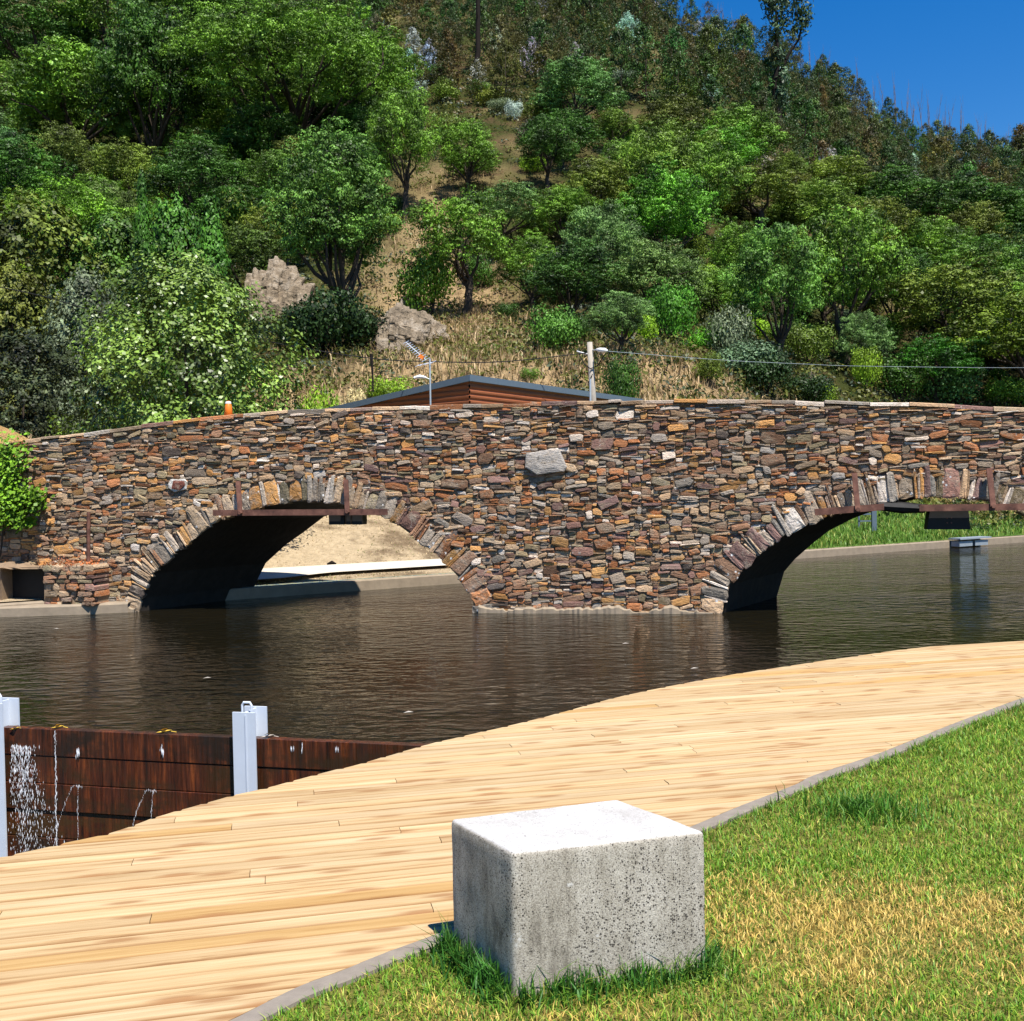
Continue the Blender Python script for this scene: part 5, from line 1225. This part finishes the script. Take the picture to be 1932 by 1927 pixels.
# ================================================================== hut with corrugated cladding behind the bridge
HC = at_y(885, 708, 28.0)                                   # top of the corner that faces the viewer
dr_ = Vector((math.sin(math.radians(34)), math.cos(math.radians(34)), 0)); dl_ = Vector((-dr_.y, dr_.x, 0))
hut = thing('hut', 'low hut clad in red-brown horizontal corrugated boards under a blue-grey roof edge', 'hut', (HC.x, HC.y, 1.4))
LR, LL, DROP = 10.2, 6.6, 0.72
def hp(al, ar, z): p = Vector((HC.x, HC.y, 0)) + dl_ * al + dr_ * ar; return Vector((p.x, p.y, z))
ztop = HC.z - 0.17; RB = 0.145
def rib_wall(f, length, zt0, zt1, nrm):
    """horizontally ribbed wall: each rib is a drooping board; the top follows the roof slope"""
    mb = MB(); zb = 0.6; z = zb
    while z < max(zt0, zt1):
        zt = min(z + RB, max(zt0, zt1))
        def lim(zz): # part of the length below the sloping top
            if zt0 >= zz and zt1 >= zz: return length
            return length * (zt0 - zz) / (zt0 - zt1) if zt0 != zt1 else 0
        e = [(z, 0.0), (z + RB * 0.30, 0.03), (z + RB * 0.62, 0.035), (z + RB * 0.72, 0.004), (z + RB, 0.0)]
        e = [(zz, o) for zz, o in e if zz <= zt + 1e-6]
        for (za, oa), (zb_, ob) in zip(e[:-1], e[1:]):
            la, lb = max(0, lim(za)), max(0, lim(zb_))
            mb.add([f(0, za) + nrm * oa, f(la, za) + nrm * oa, f(lb, zb_) + nrm * ob, f(0, zb_) + nrm * ob], [(0, 1, 2, 3)])
        z += RB
    return mb
rib_wall(lambda s, z: hp(0, s, z), LR, ztop, ztop, -dl_).build('side_wall', M['clad'], hut)
rib_wall(lambda s, z: hp(s, 0, z), LL, ztop, ztop - DROP, -dr_).build('front_wall', M['clad'], hut)
rf = MB(); o = 0.10; th = 0.17
c0, c1, c2, c3 = hp(-o, -o, HC.z), hp(-o, LR + o, HC.z), hp(LL + o, LR + o, HC.z - DROP), hp(LL + o, -o, HC.z - DROP)
dz = Vector((0, 0, th))
rf.add([c0, c1, c2, c3, c0 - dz, c1 - dz, c2 - dz, c3 - dz], [(0, 1, 2, 3), (7, 6, 5, 4), (0, 4, 5, 1), (1, 5, 6, 2), (2, 6, 7, 3), (3, 7, 4, 0)])
rf.build('roof', M['roof_edge'], hut)

# antenna on a thin mast in front of the hut
am = at_y(811, 765, 27.4); at_ = at_y(811, 684, 27.4)
ant = thing('antenna', 'television antenna on a thin pale mast in front of the brown hut', 'antenna', (am.x, am.y, 1.2))
mb = MB(); mb.tube([(am.x, am.y, 1.0), (at_.x, at_.y, at_.z + 0.1)], 0.022, 6); mb.build('mast', M['alu'], ant)
def yagi(u0, v0, u1, v1, el, n):
    a, b = at_y(u0, v0, 27.4), at_y(u1, v1, 27.4); mb = MB(); mb.tube([a, b], 0.012, 5)
    for i in range(n):
        p = a.lerp(b, i / (n - 1)); e = Vector((0.55, 0.5, 0.35)).normalized() * el * (0.8 + 0.4 * i / n); mb.tube([p - e, p + e], 0.009, 4)
    return mb
yagi(766, 646, 803, 679, 0.13, 11).build('yagi', M['alu'], ant); yagi(788, 690, 816, 684, 0.12, 4).build('yagi', M['alu'], ant)
mb = MB(); p = at_y(795, 674, 27.4); mb.box(p, (0.13, 0.1, 0.10), Matrix.Rotation(0.6, 3, 'Y')); mb.build('dipole_box', M['orange'], ant)
mb = MB(); p = at_y(792, 713, 27.4); mb.tube([p + Vector((-0.16, 0, 0)), p + Vector((0.0, 0, 0.03)), p + Vector((0.17, 0, 0.0))], [0.03, 0.055, 0.03], 8); mb.tube([p + Vector((0.17, 0, 0)), at_y(811, 716, 27.4)], 0.012, 5); mb.build('preamp_box', M['white'], ant)

# lamp pole and cables
PD_ = 31.0
pb, pt = at_y(1119, 757, PD_), at_y(1112.5, 646, PD_)
pole = thing('lamp_pole', 'weathered grey utility pole with a small white street lamp behind the parapet', 'lamp pole', (pb.x, pb.y, 1.6))
mb = MB(); low = pb + (pb - pt) * 0.9; mb.tube([low, pb, pt], [0.105, 0.10, 0.082], 10); mb.build('shaft', M['pole_wood'], pole, True)
mb = MB(); a, b = at_y(1107, 645, PD_) , at_y(1112, 757, PD_); mb.tube([at_y(1113.5, 715, PD_ - 0.14), at_y(1114, 757, PD_ - 0.14)], 0.03, 6); mb.build('conduit', M['alu'], pole)
mb = MB(); arm0, arm1 = at_y(1114, 661, PD_), at_y(1127, 660.5, PD_ - 0.2); mb.tube([arm0, arm1], 0.016, 6); mb.build('arm', M['alu'], pole)
mb = MB(); h0, h1 = at_y(1125, 660, PD_ - 0.2), at_y(1146, 662, PD_ - 0.5); mb.tube([h0, h0.lerp(h1, 0.3), h0.lerp(h1, 0.75), h1], [0.03, 0.07, 0.075, 0.03], 8); mb.build('lamp_head', M['white'], pole, True)
mb = MB(); mb.tube([at_y(1088, 663, PD_), at_y(1104, 668, PD_), at_y(1113, 668, PD_)], [0.02, 0.03, 0.02], 6); mb.build('insulator', M['alu'], pole)
mb = MB(); mb.tube([at_y(1094, 672, PD_ - .1), at_y(1103, 688, PD_ - .1), at_y(1114, 696, PD_ - .12), at_y(1128, 690, PD_ - .1), at_y(1140, 670, PD_ - .4)], 0.018, 5); mb.tube([at_y(1118, 706, PD_ - .12), at_y(1110, 722, PD_ - .1), at_y(1112, 735, PD_ - .1)], 0.014, 5); mb.build('slack_cable', M['black_iron'], pole)
def cable(P, label, r=0.014):
    mb = MB(); pts = smooth_line([Vector(p) for p in P], 8); mb.tube(pts, r, 5); return tag(mb.build('overhead_cable', M['black_iron']), label, 'cable', 'overhead cables')
cable([at_y(u, v, d) for u, v, d in ((1108, 666, 31), (944, 683, 30), (794, 682, 29), (698, 676, 28.3), (560, 655, 27.5), (400, 622, 26.5))], 'thin black overhead cable running left from the lamp pole above the hut')
cable([at_y(u, v, d) for u, v, d in ((235, 600, 24.5), (143, 577, 24), (79, 559, 23.5), (0, 542, 23), (-200, 505, 22))], 'thin black overhead cable crossing the bushes at the left edge', 0.012)
oc = cable([at_y(u, v, d) for u, v, d in ((1148, 663, 31), (1370, 680, 36), (1517, 687, 39), (1628, 691, 41), (1922, 694, 46), (2100, 690, 49))], 'thin pale overhead cable running right from the street lamp', 0.007); oc.data.materials[0] = M['alu']
mb = MB(); mb.tube([at_y(703, 705, 33.5), at_y(700, 668, 33.5)], [0.035, 0.06], 6); mb.tube([at_y(704, 740, 33.5), at_y(703, 705, 33.5)], 0.03, 6)
tag(mb.build('fence_post', M['dark_bark']), 'thin dark wooden post in the straw above the hut roof', 'post')

# traffic cone on the bridge
cq = at_y(430.5, 757, 21.6); cb = at_y(431.5, 792, 21.6)
cone = thing('traffic_cone', 'small orange traffic cone standing behind the bridge parapet', 'traffic cone', (cb.x, cb.y, cb.z))
mb = MB(); hh = cq.z - cb.z; mb.tube([cb, cb + Vector((0, 0, hh * 0.62)), cb + Vector((0, 0, hh * 0.97)), cb + Vector((0, 0, hh))], [0.098, 0.075, 0.052, 0.03], 14); mb.build('body', M['orange'], cone, True)
mb = MB(); mb.box(cb + Vector((0, 0, -0.015)), (0.3, 0.3, 0.03)); mb.build('base_plate', M['orange'], cone)
mb = MB(); mb.tube([cb + Vector((0, 0, hh * 0.86)), cb + Vector((0, 0, hh * 0.97))], [0.064, 0.056], 14); mb.build('white_band', M['white'], cone)

# ------------------------------------------------------------------ left end of the bridge
def onwall(u, v, out): a, z = bp(u, v); return bw_(a, z, out)
pb_ = MB()                                    # low rendered plinth with an added black panel for a cast shadow
za, zb = bp(150, 1066)[1], WATER_Z - 0.5
def sect(u0, u1, zt, zl, out): 
    a0, a1 = bp(u0, 1100)[0], bp(u1, 1100)[0]; n = max(2, int((a1 - a0) / 0.12)); vs = []
    for i in range(n + 1):
        a = a0 + (a1 - a0) * i / n; j = rs.uniform(-0.06, 0.06)
        for o, z in ((out, zl), (out + j, (zl + zt) / 2), (out + j * 0.5, zt - 0.03), (out - 0.04, zt + j), (-0.02, zt + j + 0.02)): vs.append(bw_(a, z, o))
    fs = [(i * 5 + k, (i + 1) * 5 + k, (i + 1) * 5 + k + 1, i * 5 + k + 1) for i in range(n) for k in range(4)]
    e = len(vs); vs += [bw_(a0, zl, -0.02), bw_(a1, zl, -0.02)]
    fs += [(e, 0, 1, 2, 3, 4), (e + 1, n * 5 + 4, n * 5 + 3, n * 5 + 2, n * 5 + 1, n * 5)]
    pb_.add(vs, fs)
sect(112, 206, za, zb, 0.42); sect(-90, 30, bp(20, 1062)[1], zb, 0.42); sect(30, 112, bp(60, 1066)[1] + 0.01, bp(60, 1066)[1] - 0.05, 0.46)  # last section is an added thin slab that shades the black panel
sk = MB(); sk.add([onwall(28, 1070, 0.1), onwall(114, 1070, 0.1), onwall(114, 1160, 0.1), onwall(28, 1160, 0.1)], [(0, 3, 2, 1)])  # black panel stands for a cast shadow, no opening behind it
tag(pb_.build('plinth', M['plinth']), 'brown rendered plinth with a black painted shadow panel at the left foot of the bridge', 'plinth')
sk.build('shadow_panel', M['black_iron'], bpy.data.objects['plinth'])
lk = MB(); a0, a1 = bp(-260, 1150)[0], bp(250, 1150)[0]
L_ = [(a0, 1.4), (bp(60, 1150)[0], 1.0), (bp(165, 1150)[0], 0.62), (a1, 0.16)]; vs = []
for a, o in L_:
    for oo, z in ((o, WATER_Z - 0.6), (o, WATER_Z + 0.16), (o - 0.03, WATER_Z + 0.19), (-0.05, WATER_Z + 0.20)): vs.append(bw_(a, z, oo))
lk.add(vs, [(i * 4 + j, (i + 1) * 4 + j, (i + 1) * 4 + j + 1, i * 4 + j + 1) for i in range(3) for j in range(3)])
tag(lk.build('river_kerb', M['concrete']), 'concrete ledge along the water at the left end of the bridge', 'kerb', kind='structure')
fc = MB()                                     # rough stones facing the plinth
for u0, u1 in ((112, 208),):
    a0, a1 = bp(u0, 1100)[0], bp(u1, 1100)[0]; z = WATER_Z + 0.16
    while z < za - 0.03:
        h = rs.uniform(0.07, 0.19); a = a0
        while a < a1 - 0.04:
            w = min(rs.uniform(0.10, 0.34), a1 - a); stone(fc, a + w / 2, min(z + h / 2, za - h / 2 + 0.03), w / 2, h / 2, rs.gauss(0, 0.06), pick(dict(tan=2, brown=3, plum=1, olive=2, rust=1)), 0.47 + rs.uniform(-0.03, 0.05), 0.006); a += w
        z += h
fc.build('stone_facing', M['stone'], bpy.data.objects['plinth'])
Cv = []; Nv = []
for _ in range(420):
    a = rs.uniform(bp(100, 1066)[0], bp(200, 1066)[0]); Cv.append(bw_(a, za + abs(rs.gauss(0, 0.07)), rs.uniform(0.02, 0.5))); Nv.append((rs.gauss(0, 1), rs.gauss(0, 1) - 0.6, 0.8))
V, F = kites(np.array(Cv), np.array(Nv), np.array([rs.uniform(0.03, 0.07) for _ in Cv]), 12, 0.5)
o = link('dry_weeds', np_mesh('dry_weeds', V, F, M['leaf'])); o.color = (0.42, 0.13, 0.04, 1); tag(o, 'reddish dry weeds growing on top of the plinth at the left foot of the bridge', 'weeds', kind='stuff')
for u, v, lab in ((390, 1280, 'pale leaf floating alone in the middle of the near water'), (1310, 1262, 'pale leaf floating close to the boardwalk edge'), (105, 1187, 'pale leaf floating near the left ledge'), (770, 1345, 'pale leaf floating just behind the right dam boards'), (1180, 1215, 'pale leaf floating off the pier of the bridge')):
    p_ = at_z(u, v, WATER_Z + 0.008); mb = MB(); mb.add([p_ + Vector(q_) for q_ in ((-0.05, 0, 0), (0, -0.025, 0.01), (0.055, 0.005, 0.006), (0.0, 0.03, 0.012))], [(0, 1, 2, 3)]); tag(mb.build('floating_leaf', M['pole_wood']), lab, 'leaf', 'leaves floating on the river')
mb = MB(); mb.tube([onwall(173, 966, 0.10), onwall(174, 1060, 0.12)], 0.035, 7); tag(mb.build('drain_pipe', M['rust']), 'thin rusty upright pipe on the wall above the plinth', 'pipe')
tr = MB(); q0, q1 = bw_(bp(2, 1155)[0], WATER_Z, 1.2), bw_(bp(0, 790)[0], bp(0, 790)[1], 1.2)
tr.tube([q0 - Vector((0, 0, .3)), q0.lerp(q1, 0.5) + Vector((0.03, 0, 0)), q1 + Vector((0, 0, 0.1))], [0.085, 0.075, 0.07], 9)
tag(tr.build('wooden_post', M['pole_wood'], smooth=True), 'grey wooden post cut by the left edge of the photo before the ivy', 'post')
# creeper hanging over the left end of the wall
g = np.random.default_rng(44); Cv = []; Nv = []
for (u, v, ru, rv, n_) in ((30, 865, 38, 38, 260), (25, 915, 34, 40, 260), (45, 945, 45, 28, 260), (75, 945, 22, 20, 90), (30, 975, 32, 22, 150), (60, 985, 16, 14, 50), (8, 955, 25, 35, 160), (88, 930, 10, 10, 24)):
    for _ in range(int(n_ * 2.2)):
        a, z = bp(u + g.normal(0, 0.5) * ru, v + g.normal(0, 0.5) * rv); Cv.append(bw_(a, z, g.uniform(0.08, 0.42))); Nv.append(BN * 1.0 + Vector(g.normal(0, 0.6, 3)) + Vector((0, 0, 0.7)))
V, F = kites(np.array(Cv), np.array(Nv), g.uniform(0.06, 0.11, len(Cv)), 6, 0.8)
ivy = thing('climbing_plant', 'bright green climbing plant hanging over the left end of the bridge wall', 'climbing plant', onwall(30, 990, 0.1))
o = link('foliage', np_mesh('foliage', V, F, M['leaf']), ivy); o.color = (0.11, 0.215, 0.014, 1)
st = MB()
for u0, v0, u1, v1 in ((8, 1050, 20, 950), (20, 950, 60, 940), (20, 950, 30, 870)): st.tube([onwall(u0, v0, 0.12), onwall((u0 + u1) / 2 + 3, (v0 + v1) / 2, 0.16), onwall(u1, v1, 0.14)], 0.018, 5)
st.build('stems', M['bark'], ivy)
# dry earth mound behind the left end of the bridge
md = MB(); vs = []; N1, N2 = 24, 14; c = at_y(-40, 812, 23.5)
for i in range(N1 + 1):
    for j in range(N2 + 1):
        x = c.x - 4.5 + 7.0 * i / N1; y = 21.8 + 6.5 * j / N2; e = math.sin(math.pi * min(1, j / N2 * 0.9 + 0.05)) * (1 - sstep(c.x - 0.6, c.x + 2.5, x))
        vs.append((x, y, 1.6 + (c.z - 1.35) * e + 0.12 * mnoise.noise((x * 1.3, y * 1.3, 0))))
md.add(vs, [(i * (N2 + 1) + j, (i + 1) * (N2 + 1) + j, (i + 1) * (N2 + 1) + j + 1, i * (N2 + 1) + j + 1) for i in range(N1) for j in range(N2)], (0.52, 0.33, 0.14))
tag(md.build('terrain', M['hill'], smooth=True), 'dry straw-coloured mound behind the left end of the bridge', 'mound', kind='structure')

# ------------------------------------------------------------------ things on the far bank seen through the right arch
def bank_at(u, v):
    r = ray(u, v); k = (WATER_Z - CAM_Z) / r.z; return CAM + r * k
pp = Vector(((bank_d(0.447) - 0.3) * 0.447, bank_d(0.447) - 0.3, WATER_Z)); pon = thing('floating_step', 'small grey metal landing step at the far kerb', 'landing step', pp)
bdir = Vector((0.85, 0.52, 0)); brot = Matrix(((bdir.x, -bdir.y, 0), (bdir.y, bdir.x, 0), (0, 0, 1)))
mb = MB(); mb.box(pp + Vector((0, 0, 0.30)), (1.7, 0.45, 0.05), brot); mb.build('tread', M['pontoon'], pon)
for s in (-0.45, 0.40): mb = MB(); mb.box(pp + bdir * s + Vector((0, 0, 0.13)), (0.70, 0.32, 0.17), brot); mb.build('float', M['pontoon'], pon)
q = at_y(1649, 998, 35.5); zz = terrain(q.x, q.y); mb = MB(); mb.box((q.x, q.y, zz + 0.42), (0.16, 0.12, 0.95)); mb.box((q.x - 0.30, q.y, zz + 0.60), (0.5, 0.05, 0.06)); mb.box((q.x - 0.52, q.y, zz + 0.3), (0.05, 0.05, 0.65)); mb.box((q.x - 0.30, q.y, zz + 0.36), (0.5, 0.05, 0.05))
tag(mb.build('metal_barrier', M['roof_edge']), 'dark blue-grey post with short rails on the far green bank', 'barrier')
at_dist('river_bush', SHR[2], 1830, 38.0, 984, 90, SHADE_GREEN, 'dark low bush in shade on the far bank under the right floodlight', 'shrub')
at_dist('river_bush', SHR[1], 1712, 37.5, 1000, 70, GREEN, 'low weedy bush on the far green bank left of the dark bush', 'shrub')
q = at_y(626, 1041, 24.9); mb = MB(); mb.tube([(q.x - .12, q.y, terrain(q.x, q.y) + .03), (q.x, q.y, terrain(q.x, q.y) + .07), (q.x + .1, q.y, terrain(q.x, q.y) + .03)], [0.02, 0.05, 0.02], 6)
tag(mb.build('driftwood', M['dark_bark'], smooth=True), 'dark scrap of wood lying on the sandy bank', 'driftwood')
